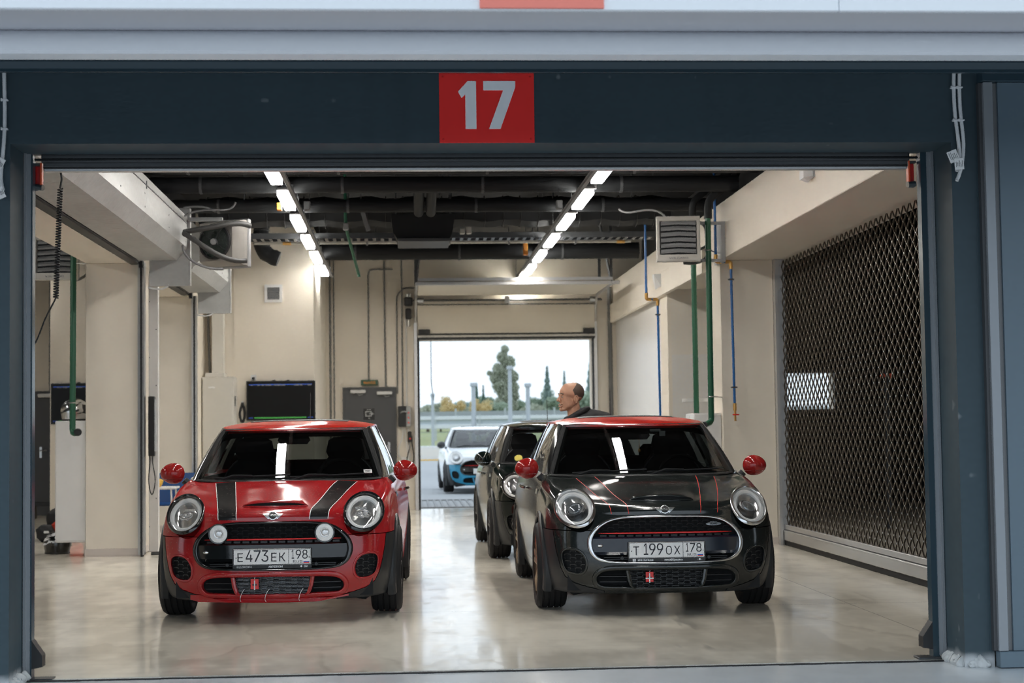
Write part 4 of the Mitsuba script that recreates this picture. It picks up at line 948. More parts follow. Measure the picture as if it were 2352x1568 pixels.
    for s in (-1, 1):
        c = np.array([s*.585, float(ysurf(.585, .375))-.004, .375]); d = (s*.45, -1, 0)
        put('', 'fog_lamp', disc_stack([(.085, -.03), (.083, .004), (.076, .010), (.068, .004)], c, 32, d), 'm_black_gloss')
        put('fog_lamp' if s < 0 else 'fog_lamp_001', 'lens', cat(disc_stack([(.068, .003), (.05, .009), (.025, .013), (0, .014)], c, 32, d)), 'm_lens')
    put('', 'round_sticker', disc_stack([(.042, .0), (.040, .002), (0, .002)], (-.50, 1.195, .985), 24, (-.1, -.8, .6)), 'm_sticker_yellow', 35, 'round yellow sticker low in the windscreen')
    key, put = car('blue and white hatchback out on the tarmac beyond the rear door', (1.62, 33.75, 0), .02, dict(paint='m_paint_white', lowpaint='m_paint_blue', lowring='m_paint_blue', siderim='m_paint_blue', roof='m_paint_white', mirror='m_black_gloss', mirrorlow='m_black_gloss', bezel='m_white', ring='m_black_gloss', ledring='m_white', reflector='m_white', glass='m_glass_tint'), skip=LATE)
build_cars()

# ---------------------------------------------------------------- signs and front details
def number17(t, cx, y, z0, w, h):
    part(t, 'panel', bx(cx-w/2, cx+w/2, y-.006, y, z0, z0+h, .001), 'm_sign_red', False)
    one = Polygon([(-.096, .247), (-.045, .305), (-.003, .305), (-.003, .073), (-.062, .073), (-.062, .245), (-.078, .225)])
    one = Polygon([(cx-.155+.06+x*.0, 0) for x in ()]) if False else one
    s7 = Polygon([(.045, .305), (.200, .305), (.200, .280), (.120, .073), (.060, .073), (.135, .255), (.045, .255)])
    m = cat(prism(affinity.translate(Polygon([(.287, 3.045), (.338, 3.101), (.382, 3.101), (.382, 2.848), (.325, 2.848), (.325, 3.030), (.305, 3.012)]), cx-.4375, z0-2.775), y-.0095, y-.006),
            prism(affinity.translate(Polygon([(.420, 3.101), (.588, 3.101), (.588, 3.068), (.508, 2.848), (.448, 2.848), (.524, 3.052), (.420, 3.052)]), cx-.4375, z0-2.775), y-.0095, y-.006))
    part(t, 'number', m, 'm_sign_white', False)
    part(t, 'screw', cat(*[disc_stack([(.006, 0), (.005, .003), (0, .0035)], (cx+sx*(w/2-.02), y-.006, z0+sz), 10) for sx in (-1, 1) for sz in (.02, h-.02)]), 'm_red')
t = thing('number_sign', 'red square sign reading 17 on the dark lintel above the garage door', 'sign')
number17(t, .4375, YF, 2.775, .499, .370)
t = thing('upper_sign', 'red sign panel on the silver canopy fascia, cut off by the top edge', 'sign')
part(t, 'panel', bx(.306, .800, 6.418, 6.43, 2.937, 3.32, .002), 'm_sign_faded', False)
# corrugated cables by the door corners
def corrugated(path, r, k=10):
    p = smooth_path(path, 14); u = np.r_[0, np.cumsum(np.linalg.norm(np.diff(p, axis=0), axis=1))]; n = int(u[-1]/.0045); q = np.stack([np.interp(np.linspace(0, u[-1], n), u, p[:, i]) for i in range(3)], 1)
    return tube(q, r*(1+.07*np.cos(np.arange(n)*PI)), k)
cy = YF-.018
for lab, P, r in (('white corrugated cable at the right lintel end, nearer the door', [(2.942, cy, 3.20), (2.934, cy, 3.065), (2.940, cy, 2.889), (2.953, cy, 2.761), (2.955, cy, 2.705), (2.944, cy-.01, 2.655), (2.932, cy-.02, 2.612)], .0095),
                  ('white corrugated cable at the right lintel end, the longer outer one', [(2.973, cy, 3.20), (2.965, cy, 3.065), (2.970, cy, 2.889), (2.979, cy, 2.761), (2.972, cy-.004, 2.690), (2.955, cy-.012, 2.620), (2.930, cy-.02, 2.562)], .0095),
                  ('white corrugated cable hanging at the far left of the lintel', [(-2.049, cy, 3.20), (-2.045, cy, 3.0), (-2.045, cy, 2.85), (-2.052, cy, 2.730), (-2.060, cy, 2.650), (-2.059, cy-.01, 2.580), (-2.046, cy-.02, 2.530)], .0095)):
    t = thing('cable', lab, 'cable'); part(t, 'conduit', corrugated(P, r), 'm_cable_white', True)
    for (x, y, z) in P[1:3]: part(t, 'clip', cat(bx(x-.016, x+.016, y-.012, YF, z-.004, z+.004, .002), bx(x-.018, x-.010, y-.014, y, z-.008, z+.008, .002)), 'm_cable_white', False)
def card(nm, lab, c, w, h, rot, seed):
    t = thing('paper_tag', lab, 'tag'); r = np.random.default_rng(seed)
    m = move(bx(-w/2, w/2, -.001, .001, -h/2, h/2), ry=rot); part(t, 'card', move(m, c), 'm_plate', False)
    ln = cat(*[bx(-w*.36+k*w*.17, -w*.36+k*w*.17+.004, -.0018, -.001, -h*.3+.3*h*r.random()*.4, h*(.1+.3*r.random())) for k in range(5)])
    part(t, 'writing', move(move(ln, ry=rot), c), 'm_mid_grey', False)
card('a', 'white paper tag tied to the inner cable, tilted', (2.910, cy-.034, 2.690), .055, .062, -.38, 1)
card('b', 'white paper tag tied to the outer cable end, hanging straight', (2.938, cy-.042, 2.648), .050, .060, -.06, 2)
card('c', 'crumpled paper tag on the far left cable', (-2.062, cy-.03, 2.665), .040, .060, .5, 3)
card('d', 'white paper tag at the bottom of the far left cable', (-2.058, cy-.03, 2.515), .040, .060, -.4, 4)
# the raised front door: its bottom edge with the seal
t = thing('front_door', 'raised sectional front door, only its dark seal and bottom rail showing', 'garage door')
part(t, 'bottom_rail', cat(bx(-1.94, 2.80, Y0+.02, Y0+.065, 2.735, 2.80, .004), bx(-1.93, 2.79, Y0+.025, Y0+.06, 2.712, 2.737, .004)), 'm_dark_metal', False)
part(t, 'seal', cat(bx(-1.975, 2.845, Y0+.012, Y0+.03, 2.745, 2.757, .003), tube([(-1.93, Y0+.035, 2.716), (2.79, Y0+.035, 2.716)], .010, 10)), 'm_black_gloss', 40)
part(t, 'bottom_profile', bx(-1.925, 2.785, Y0+.018, Y0+.07, 2.688, 2.703, .003), 'm_alu', False)
part(t, 'rubber_lip', bx(-1.93, 2.79, Y0+.022, Y0+.066, 2.702, 2.713, .002), 'm_black', False)
part(t, 'leaf', bx(-1.96, 2.83, Y0+.08, 10.4, 3.86, 3.90), 'm_dark_grey', False)
for lab, x, s in (('orange red bracket with steel roller at the left top corner of the front door', -1.985, 1), ('orange red bracket with steel roller at the right top corner of the front door', 2.842, -1)):
    t = thing('door_bracket', lab, 'bracket')
    part(t, 'plate', cat(bx(min(x+s*.002, x+s*.036), max(x+s*.002, x+s*.036), Y0+.075, Y0+.082, 2.615, 2.725, .002)), 'm_red', False)
    part(t, 'flange', bx(min(x+s*.034, x+s*.044), max(x+s*.034, x+s*.044), Y0+.04, Y0+.085, 2.612, 2.738, .002), 'm_orange', False)
    part(t, 'roller', cat(tube([(x+s*.004, Y0+.06, 2.610), (x+s*.05, Y0+.045, 2.604)], .017, 14), bx(min(x+s*.003, x+s*.045), max(x+s*.003, x+s*.045), Y0+.05, Y0+.08, 2.588, 2.618, .006)), 'm_steel', 40)
    part(t, 'top_clip', bx(min(x-s*.004, x+s*.036), max(x-s*.004, x+s*.036), Y0+.05, Y0+.08, 2.724, 2.738, .003), 'm_dark_metal', False)
# spiral cable of the door
t = thing('coiled_cable', 'black coiled cable hanging inside the left edge of the front door', 'cable')
th = np.linspace(0, 42*2*PI, 42*10); zz = np.linspace(2.70, 2.065, len(th)); xx = np.interp(zz, [2.06, 2.70], [-2.008, -1.984])
part(t, 'coil', tube(np.stack([xx+.013*np.cos(th), 9.6+.013*np.sin(th), zz], 1), .0048, 5), 'm_black', True)
part(t, 'lead', tube(smooth_path([(-1.930, 9.6, 3.858), (-1.980, 9.6, 2.95), (-1.982, 9.6, 2.80), (-1.976, 9.6, 2.72), (-1.984, 9.6, 2.70)], 5), .006, 6), 'm_black', True)
part(t, 'tail', tube(smooth_path([(-2.008, 9.6, 2.065), (-2.03, 9.6, 2.02), (-2.065, 9.6, 1.951), (-2.10, 9.6, 1.86), (-2.20, 9.6, 1.72)], 5), .0045, 6), 'm_black', True)

# ---------------------------------------------------------------- lamps
def lamp(x, y, lab, z=3.65, group='linear ceiling lamps'):
    t = thing('ceiling_lamp', lab, 'lamp', group)
    o = Polygon([(-.050, -.60), (.050, -.60), (.056, -.57), (.056, .57), (.050, .60), (-.050, .60), (-.056, .57), (-.056, -.57)])
    d = prism_z(o, 0, .045); d.apply_translation((x, y, z)); k = part(t, 'diffuser', d, 'm_white', False); scene[k]['emitter'] = {'type': 'area', 'radiance': rgb([LAMP*c for c in (1.0, .965, .90)])}
    part(t, 'housing', bx(x-.060, x+.060, y-.625, y+.625, z+.045, z+.075, .01), 'm_grey', False)
    part(t, 'bracket', cat(bx(x-.02, x+.10, y-.45, y-.41, z+.07, z+.13, .004), bx(x-.02, x+.10, y+.41, y+.45, z+.07, z+.13, .004)), 'm_mid_grey', False)
    return t
for row, (x, n) in enumerate(((-1.215, 6), (1.865, 7))):
    for k in range(-3, n):
        side = ('left', 'right')[row]
        if k >= 0: lab = '%s white lamp from the front in the %s row on the ceiling' % (('first', 'second', 'third', 'fourth', 'fifth', 'sixth', 'seventh')[k], side)
        else: lab = '%s lamp of the %s row, hidden above the dark lintel' % (('nearest', 'second', 'third')[k+3], side)
        lamp(x, 15.19+1.86*k, lab)
    yend = 15.19+1.86*(n-.6)
    t = thing('lamp_rail', '%s suspended steel rail carrying a row of lamps' % side, 'rail')
    part(t, 'channel', bx(x+(.085 if row == 0 else -.125), x+(.125 if row == 0 else -.085), Y0+.5, yend, 3.64, 3.675, .004), 'm_mid_grey', False)
    part(t, 'cable', tube([(x+(.10 if row == 0 else -.115), yy, 3.686+.004*math.sin(yy*9)) for yy in np.linspace(Y0+.6, yend, 60)], .010, 6), 'm_mid_grey', True)
    for yy in np.arange(10.6, yend, 2.2): part(t, 'hanger', tube([(x+(.10 if row == 0 else -.10), yy, 3.675), (x+(.10 if row == 0 else -.10), yy, 4.45)], .005, 5), 'm_dark_metal')
    for yy in (15.1, 18.0, 20.9): part(t, 'junction_box', bx(x+(.12 if row == 0 else -.19), x+(.19 if row == 0 else -.12), yy-.05, yy+.05, 3.70, 3.80, .008), 'm_mid_grey', False)
part('lamp_rail', 'orange_box', bx(-1.33, -1.28, 17.2, 17.3, 3.60, 3.68, .005), 'm_amber', False)
part('lamp_rail_001', 'orange_box', bx(1.62, 1.68, 22.3, 22.4, 3.66, 3.84, .005), 'm_amber', False)
for k, y in enumerate((12.5, 16.0, 19.5, 23.0)): lamp(-5.6, y, '%s ceiling lamp from the front in the neighbouring left bay' % ('first', 'second', 'third', 'fourth')[k], group='lamps of the neighbouring bay')

# ---------------------------------------------------------------- left side: shutter boxes, tracks, heaters
def shutter_box(lab, ya, yb):
    t = thing('shutter_box', lab, 'shutter box')
    pf = [(-2.78, 3.10), (-2.39, 3.10), (-2.28, 3.23), (-2.28, 3.56), (-2.36, 3.64), (-2.78, 3.64)]
    n = 3 if yb-ya > 5 else 2; ed = np.linspace(ya, yb-.04, n+1)
    for a, b in zip(ed, ed[1:]):
        m = prism(Polygon(pf), a+.0015, b-.0015); part(t, 'casing', m, 'm_galv', False)
        part(t, 'seam_strip', cat(bx(-2.279, -2.274, a+.02, b-.02, 3.478, 3.486), bx(-2.279, -2.272, b-.05, b-.03, 3.45, 3.52, .001)), 'm_dark_metal', False)
        part(t, 'screw', cat(*[disc_stack([(.007, 0), (.006, .004), (0, .005)], (-2.28, y, z), 8, (1, 0, .01)) for y in (b-.12, (a+b)/2) for z in (3.28, 3.40)]), 'm_dark_metal')
    part(t, 'end_plate', cat(bx(-2.673, -2.260, yb-.035, yb-.025, 2.835, 3.655), bx(-2.266, -2.250, yb-.04, yb+.05, 2.835, 3.655, .002), bx(-2.673, -2.26, yb-.04, yb+.02, 2.832, 2.842)), 'm_galv', False)
    part(t, 'foot_cable', tube(smooth_path([(-2.69, yb-.02, 2.82), (-2.60, yb-.03, 2.80), (-2.52, yb-.03, 2.81), (-2.47, yb-.03, 2.845)], 5), .010, 6), 'm_cable_white', True)
    t2 = thing('shutter_track', 'black guide track under the %s shutter box' % ('nearer' if ya < 12 else 'farther'), 'track')
    part(t2, 'slot', cat(bx(-2.90, -2.80, ya, yb+.18, 3.080, 3.098), bx(-2.818, -2.801, ya, yb+.18, 3.10, 3.19), bx(-2.80, -2.76, yb+.06, yb+.14, 3.04, 3.22)), 'm_black', False)
    part(t2, 'rail', cat(bx(-2.80, -2.79, ya, yb+.2, 3.095, 3.12), bx(-2.80, -2.785, ya, yb+.2, 3.165, 3.185)), 'm_dark_metal', False)
shutter_box('long galvanised shutter box over the nearer left opening', 9.3, 17.45)
shutter_box('shorter galvanised shutter box over the farther left opening', 18.5, 21.45)
for lab, y in (('steel shutter guide on the nearer left pillar', 17.60), ('steel shutter guide on the farther left pillar', 21.96)):
    t = thing('shutter_guide', lab, 'guide')
    part(t, 'outer_channel', bx(-2.819, -2.795, y-.05, y+.05, 0.02, 3.10), 'm_steel', False)
    part(t, 'slot', bx(-2.794, -2.772, y-.045, y+.05, 0.0, 3.10), 'm_black_trim', False)
    part(t, 'inner_channel', bx(-2.771, -2.752, y-.05, y+.05, 0.02, 3.10), 'm_steel', False)
t = thing('white_post', 'slim white steel post behind the nearer shutter guide', 'post')
part(t, 'shaft', bx(-2.745, -2.645, 17.80, 17.90, .03, 3.0, .006), 'm_white_panel', False)
part(t, 'foot', bx(-2.72, -2.62, 17.78, 17.92, 0, .03, .004), 'm_dark_metal', False)
part(t, 'bolt', cat(*[disc_stack([(.006, 0), (0, .004)], (-2.735+.07*(i % 2), 17.80, z), 8) for i, z in enumerate(np.arange(.3, 3, .3))]), 'm_dark_metal')
t = thing('motor_controller', 'narrow black control box with a looped cord on the white post', 'control box')
part(t, 'case', bx(-2.735, -2.672, 17.70, 17.80, 1.05, 1.685, .008), 'm_black', False)
part(t, 'latch', cat(bx(-2.672, -2.655, 17.72, 17.76, 1.36, 1.375), bx(-2.672, -2.66, 17.72, 17.78, 1.10, 1.65)), 'm_alu', False)
part(t, 'cord', tube(smooth_path([(-2.722, 17.72, 1.06), (-2.724, 17.71, .90), (-2.720, 17.71, .70), (-2.698, 17.71, .642), (-2.674, 17.71, .70), (-2.676, 17.71, .90), (-2.690, 17.72, 1.06)], 6), .006, 6), 'm_black', True)

def heater_front(t, M, name=True):
    """A square fan heater; its louvred front looks towards -y about the origin."""
    P = lambda n, m, b, s=False: part(t, n, m.copy().apply_transform(M), b, s)
    f = sbox(-.23, -.24, .23, .24); i = sbox(-.195, -.165, .195, .19)
    fr = [( .23, .24, 0.0), (.215, .225, -.03)]
    P('frame', cat(prism(f.difference(i), -.02, .06), prism(affinity.scale(f, .97, .97).difference(affinity.scale(i, 1.03, 1.03)), -.032, -.02)), 'm_offwhite')
    P('body', trimesh.convex.convex_hull(np.array([(sx*a, y, sz*a) for a, y in ((.22, .05), (.22, .16), (.15, .30)) for sx in (-1, 1) for sz in (-1, 1)])), 'm_grey')
    P('recess', bx(-.2, .2, .03, .04, -.17, .195), 'm_black')
    for k in range(6):
        z = -.135+k*.0595; m = np.array([[(x, y, z+dz - .014*(1-abs(x)/.19)*0+.010*(1-abs(x)/.19)) for x in np.linspace(-.185, .185, 9)] for y, dz in ((-.022, -.020), (-.028, 0.0), (-.012, .022), (.015, .024))])
        P('louvre', slab(m, m+[0, .004, .001]), 'm_mid_grey', 30)
    if name:
        P('lettering', lettering('VOLCANO', .016, (.0, -.033, -.212), .002, .20, True), 'm_mid_grey')
def TR(x, y, z, rz): return trimesh.transformations.translation_matrix((x, y, z)) @ trimesh.transformations.rotation_matrix(rz, (0, 0, 1))
t = thing('fan_heater', 'white square louvred fan heater hung beside the right pillar', 'fan heater'); heater_front(t, TR(2.885, 17.15, 3.265, -.10))
part(t, 'pipe', cat(tube(smooth_path([(3.10, 17.35, 3.47), (3.20, 17.4, 3.45), (3.25, 17.5, 3.38), (3.27, 17.55, 3.25)], 5), .018, 8), tube(smooth_path([(3.10, 17.35, 3.17), (3.20, 17.4, 3.20), (3.27, 17.5, 3.28), (3.30, 17.55, 3.40)], 5), .014, 8), tube(smooth_path([(2.95, 17.2, 3.015), (3.12, 17.3, 3.03), (3.22, 17.4, 3.09), (3.28, 17.5, 3.22)], 5), .016, 8)), 'm_conduit', True)
part(t, 'bracket', cat(bx(3.10, 3.42, 17.32, 17.36, 3.44, 3.47), bx(3.10, 3.42, 17.32, 17.36, 3.04, 3.07), bx(3.38, 3.42, 17.32, 17.75, 3.04, 3.47)), 'm_grey', False)
part(t, 'cable', tube(smooth_path([(2.25, 17.1, 3.58), (2.32, 17.1, 3.545), (2.42, 17.1, 3.55), (2.55, 17.15, 3.575), (2.68, 17.2, 3.565), (2.78, 17.25, 3.49)], 6), .011, 8), 'm_cable_white', True)
t = thing('fan_heater', 'white square louvred fan heater in the neighbouring bay at left', 'fan heater'); heater_front(t, TR(-3.74, 17.85, 3.185, -.05))
part(t, 'bracket', bx(-3.55, -3.38, 18.0, 18.04, 3.3, 3.34), 'm_grey', False)
part(t, 'pipe', tube(smooth_path([(-3.62, 18.1, 2.97), (-3.52, 18.1, 2.98), (-3.44, 18.1, 3.05), (-3.42, 18.1, 3.2)], 5), .014, 8), 'm_conduit', True)
# the heater seen from behind, with its fan
t = thing('fan_heater', 'fan heater seen from behind with a round dark fan, beside the galvanised box', 'fan heater')
M = TR(-1.84, 17.25, 3.250, PI-.45)
H = lambda n, m, b, s=False, lab=None: part(t, n, m.copy().apply_transform(M), b, s, lab)
H('frame', bx(-.25, .25, -.06, .0, -.255, .255, .012), 'm_grey')
H('housing', trimesh.convex.convex_hull(np.array([(sx*a, y, sz*a) for a, y in ((.235, .0), (.235, .06), (.195, .235)) for sx in (-1, 1) for sz in (-1, 1)])), 'm_housing')
fy = .238
H('fan_ring', disc_stack([(.180, -.02), (.186, .03), (.170, .035), (.166, .0)], (0, fy, 0), 36, (0, 1, 0)), 'm_black', 35)
H('fan_blades', cat(disc_stack([(.168, .002), (0, .003)], (0, fy, 0), 32, (0, 1, 0)), *[trimesh.convex.convex_hull(np.array([(r*math.cos(a+da), fy+dy, r*math.sin(a+da)) for r, da, dy in ((.035, -.5, .006), (.035, .3, .016), (.16, -.35, .006), (.16, .35, .02), (.09, 0, .022))])) for a in np.arange(5)*2*PI/5]), 'm_fan_green', 30)
gl = [tube([(r*math.cos(a), fy+.032, r*math.sin(a)) for a in np.arange(32)*2*PI/32], .0018, 4, closed=True) for r in np.linspace(.04, .166, 9)]
gl += [tube([(.03*math.cos(a), fy+.034, .03*math.sin(a)), (.176*math.cos(a), fy+.030, .176*math.sin(a))], .003, 5) for a in np.arange(4)*PI/2+.6]
H('fan_guard', cat(gl), 'm_dark_metal', True)
H('motor', disc_stack([(.032, .0), (.034, .045), (.026, .056), (0, .058)], (0, fy, 0), 18, (0, 1, 0)), 'm_grey', 35)
part(t, 'hose', cat(tube(smooth_path([(-2.235, 16.85, 3.33), (-2.10, 16.78, 3.345), (-1.90, 16.78, 3.38), (-1.72, 16.85, 3.415), (-1.58, 16.95, 3.40)], 6), .028, 10), tube(smooth_path([(-2.235, 16.80, 3.31), (-2.10, 16.72, 3.22), (-1.95, 16.72, 3.12), (-1.80, 16.78, 3.05), (-1.62, 16.9, 3.04)], 6), .026, 10)), 'm_hose', True, 'dark insulated hose')
part(t, 'cable', cat(tube(smooth_path([(-2.26, 17.0, 3.60), (-2.12, 16.95, 3.605), (-2.0, 16.95, 3.585), (-1.93, 16.95, 3.55)], 6), .011, 8), tube(smooth_path([(-2.24, 16.9, 3.50), (-2.10, 16.85, 3.545), (-1.9, 16.85, 3.555), (-1.78, 16.9, 3.575), (-1.72, 16.9, 3.64)], 6), .010, 8), tube(smooth_path([(-2.26, 16.9, 3.20), (-2.20, 16.85, 3.07), (-2.05, 16.85, 2.98), (-1.85, 16.9, 2.955)], 6), .013, 8)), 'm_mid_grey', True)
part(t, 'support', bx(-2.26, -1.9, 17.3, 17.36, 3.50, 3.54), 'm_grey', False)
# ribbed flexible duct end under the ceiling
t = thing('flexible_duct', 'dark ribbed duct elbow ending above the screen wall', 'duct')
pth = smooth_path([(-1.93, 22.3, 4.46), (-1.93, 22.3, 4.05), (-1.93, 22.3, 3.86), (-1.90, 22.3, 3.74), (-1.80, 22.3, 3.66), (-1.70, 22.3, 3.62)], 6)
part(t, 'sleeve', tube(pth, .105*(1+.05*np.cos(np.arange(len(pth))*PI/2)), 18), 'm_insulation', 30)
part(t, 'band', cat(*[tube([pth[i]-(pth[i+1]-pth[i])*.12, pth[i]+(pth[i+1]-pth[i])*.12], .116, 18) for i in (3, 9, 14, 19)]), 'm_dark_grey', 30)

# ---------------------------------------------------------------- things on the rear and screen walls
t = thing('wall_vent', 'white square air vent high on the screen wall', 'vent')
part(t, 'frame', prism(sbox(-1.985, 3.125, -1.735, 3.375).difference(sbox(-1.945, 3.165, -1.775, 3.335)), 23.375, 23.40), 'm_white', False)
part(t, 'recess', bx(-1.95, -1.77, 23.385, 23.398, 3.16, 3.34), 'm_dark_grey', False)
for k in range(7): part(t, 'slat', move(bx(-.085, .085, -.010, .010, -.002, .002), (-1.86, 23.384, 3.178+k*.024), rx=-.5), 'm_grey', False)
def screen(lab, x0, x1, y, z0, z1, seed):
    t = thing('wall_screen_monitor', lab, 'monitor'); r = np.random.default_rng(seed)
    part(t, 'case', cat(bx(x0-.014, x1+.014, y, y+.06, z0-.016, z1+.014, .006), bx((x0+x1)/2-.2, (x0+x1)/2+.2, y+.06, y+.1, z0+.1, z1-.1)), 'm_black', False)
    part(t, 'display', bx(x0, x1, y-.003, y, z0, z1), 'm_screen', False)
    wd = x1-x0; ms = [bx(x0+wd*.02, x1-wd*.03, y-.0034, y-.003, z1-.045, z1-.030)]
    part(t, 'blue_row', cat(ms), 'm_flag_blue', False)
    xs = np.sort(r.random(26)); part(t, 'row_text', cat(*[bx(x0+wd*(.03+.92*q), x0+wd*(.03+.92*q)+.012+.02*r.random(), y-.0040, y-.003, z1-.056, z1-.044+.008*r.random()) for q in xs]), 'm_mid_grey', False)
    part(t, 'green_bar', bx(x0+wd*.10, x0+wd*.88, y-.0034, y-.003, z0+.012, z0+.034), 'm_leaf_on', False)
    part(t, 'time_text', cat(*[bx(x0+wd*(.02+.022*k), x0+wd*(.02+.022*k)+.012, y-.0034, y-.003, z0+.014, z0+.032) for k in range(3)], *[bx(x1-wd*(.10-.022*k), x1-wd*(.10-.022*k)+.012, y-.0034, y-.003, z0+.014, z0+.032) for k in range(4)]), 'm_flag_blue', False)
    part(t, 'bracket', cat(*[bx((x0+x1)/2+d-.02, (x0+x1)/2+d+.02, y-.002, y+.05, z1+.012, z1+.026, .003) for d in (-.10, .10)]), 'm_black', False)
    return t
mat('m_leaf_on', (0.05, 0.34, 0.06), 0.4)
screen('flat black screen with a green bar on the wall above the red car', -2.222, -1.290, 23.30, 1.470, 1.998, 1)
screen('flat black screen in the neighbouring bay at left, partly hidden by a pillar', -4.925, -4.0, 23.30, 1.460, 1.998, 2)
t = thing('wall_socket', 'white wall socket with a black plug above the screen', 'socket')
part(t, 'plate', bx(-2.185, -2.105, 23.385, 23.40, 2.02, 2.10, .006), 'm_white', False)
part(t, 'plug', cat(bx(-2.165, -2.125, 23.35, 23.386, 2.035, 2.068, .008), tube([(-2.145, 23.36, 2.04), (-2.145, 23.35, 1.99)], .006, 6)), 'm_black', False)
struct('door_1', bx(-1.00, -.19, YB-.045, YB-.004, .012, 1.975, .003), 'm_door_grey', label='dark grey steel door beside the rear opening')
part('door_1', 'frame', prism(sbox(-1.03, 0, -.16, 2.005).difference(sbox(-.99, -.1, -.20, 1.97)), YB-.06, YB), 'm_dark_grey', False)
part('door_1', 'handle', cat(bx(-.305, -.265, YB-.055, YB-.045, .93, 1.11, .004), tube([(-.285, YB-.05, 1.05), (-.285, YB-.10, 1.05), (-.40, YB-.10, 1.05)], .010, 8)), 'm_steel', 30)
part('door_1', 'pictogram_sign', bx(-.695, -.515, YB-.049, YB-.045, 1.475, 1.66), 'm_black', False)
part('door_1', 'pictogram', cat(prism(sbox(-.665, 1.53, -.56, 1.615).difference(sbox(-.65, 1.545, -.575, 1.60)), YB-.052, YB-.049), prism(Polygon([(-.60, 1.565), (-.555, 1.565), (-.555, 1.55), (-.525, 1.572), (-.555, 1.595), (-.555, 1.58), (-.60, 1.58)]), YB-.053, YB-.049), bx(-.64, -.57, YB-.052, YB-.049, 1.635, 1.645), bx(-.62, -.59, YB-.052, YB-.049, 1.495, 1.505)), 'm_grey', False)
for lab, x0, z0 in (('first white door closer bar on the dark door', -.905, 1.908), ('second white door closer bar on the dark door', -.475, 1.880)):
    t = thing('door_closer', lab, 'door closer'); part(t, 'case', bx(x0, x0+.25, YB-.13, YB-.05, z0, z0+.055, .012), 'm_white', False); part(t, 'arm', tube([(x0+.12, YB-.09, z0), (x0+.14, YB-.12, z0-.035), (x0+.2, YB-.07, z0-.02)], .007, 6), 'm_grey')
t = thing('exit_sign', 'dark green exit sign with orange letters above the dark door', 'sign')
part(t, 'case', bx(-.73, -.455, YB-.09, YB-.03, 2.035, 2.122, .006), 'm_green_sign', False); mat('m_green_sign', (0.010, 0.055, 0.030), 0.4)
part(t, 'letters', lettering('ВЫХОД', .036, (-.592, YB-.0905, 2.060), .002, .19, True), 'm_exit_orange', False); mat('m_exit_orange', (0.95, 0.36, 0.04), 0.5)
def conduit(lab, pts, r=.011, m='m_conduit', cat_='conduit', group=None, clips=()):
    t = thing('conduit', lab, cat_, group); part(t, 'pipe', tube(round_path(pts, .09), r, 8), m, True)
    for c in clips: part(t, 'clip', bx(c[0]-r-.006, c[0]+r+.006, c[1]-r-.008, c[1]+r+.02, c[2]-.008, c[2]+.008, .003), 'm_grey', False)
yc = YB-.03
conduit('grey conduit in the corner beside the screen wall', [(-1.225, yc, 4.4), (-1.225, yc, .1)], .016, clips=[(-1.225, yc, z) for z in (.6, 1.4, 2.2, 3.0)])
conduit('thin grey conduit second from the screen wall', [(-1.165, yc, 4.4), (-1.165, yc, 1.5)], .010, clips=[(-1.165, yc, z) for z in (1.8, 2.6, 3.4)])
conduit('grey conduit running down to the exit sign', [(-.20, yc, 3.93), (-.60, yc, 3.93), (-.605, yc, 2.12)], .011, clips=[(-.605, yc, z) for z in (2.5, 3.2)])
conduit('grey conduit running down to the second door closer', [(-.337, yc, 4.4), (-.337, yc, 2.9), (-.325, yc, 1.93)], .013, clips=[(-.337, yc, z) for z in (2.4, 3.1)])
conduit('bent grey conduit left of the rear door motor', [(.15, yc, 3.62), (-.03, yc, 3.62), (-.139, yc, 3.50), (-.139, yc, 1.9)], .011)
conduit('grey conduit leading down to the hanging control box', [(-.055, yc, 4.3), (-.055, yc, 1.68)], .012, clips=[(-.055, yc, z) for z in (2.2, 2.8)])
conduit('pale conduit beside the rear door motor', [(.012, yc, 3.25), (.012, yc, 1.68)], .009, 'm_cable_white')
t = thing('door_motor', 'black rear door motor beside the rear opening', 'motor')
part(t, 'gearbox', cat(bx(-.02, .12, YB-.20, YB-.04, 3.32, 3.46, .02), bx(.0, .10, YB-.18, YB-.05, 3.10, 3.28, .02)), 'm_black', False)
part(t, 'coupling', cat(tube([(.05, YB-.12, 3.46), (.05, YB-.12, 3.52)], .05, 14), tube([(.05, YB-.12, 3.10), (.05, YB-.12, 2.98)], .03, 12)), 'm_steel', 30)
t = thing('control_box', 'grey and black door control box with hanging cables beside the rear opening', 'control box')
part(t, 'case', bx(-.13, .015, YB-.12, YB-.01, 1.355, 1.69, .01), 'm_black', False); part(t, 'cover', bx(.0, .075, YB-.13, YB-.02, 1.355, 1.685, .01), 'm_grey', False)
part(t, 'buttons', cat(*[disc_stack([(.014, 0), (.012, .012), (0, .014)], (.038, YB-.13, z), 12) for z in (1.42, 1.50, 1.58)]), 'm_red')
part(t, 'handle', tube(smooth_path([(-.09, YB-.12, 1.58), (-.05, YB-.15, 1.60), (.01, YB-.15, 1.59)], 5), .012, 8), 'm_grey', True)
part(t, 'cable', cat(*[tube(smooth_path([(x, YB-.06, 1.355), (x+.02, YB-.07, 1.20), (x+dx, YB-.07, 1.0), (x+dx+.03, YB-.06, .85)], 6), .008, 6) for x, dx in ((-.08, -.05), (-.03, .04), (.02, .02))]), 'm_cable_white', True)
part(t, 'lower_box', bx(-.09, .04, YB-.07, YB, .80, .86, .008), 'm_white', False)
t = thing('phone_handset', 'black hand control with a red button hanging by the rear opening', 'hand control')
part(t, 'body', bx(.02, .085, YB-.10, YB-.04, 1.10, 1.28, .015), 'm_black', False); part(t, 'button', disc_stack([(.018, 0), (.015, .012), (0, .014)], (.06, YB-.10, 1.16), 14), 'm_red')
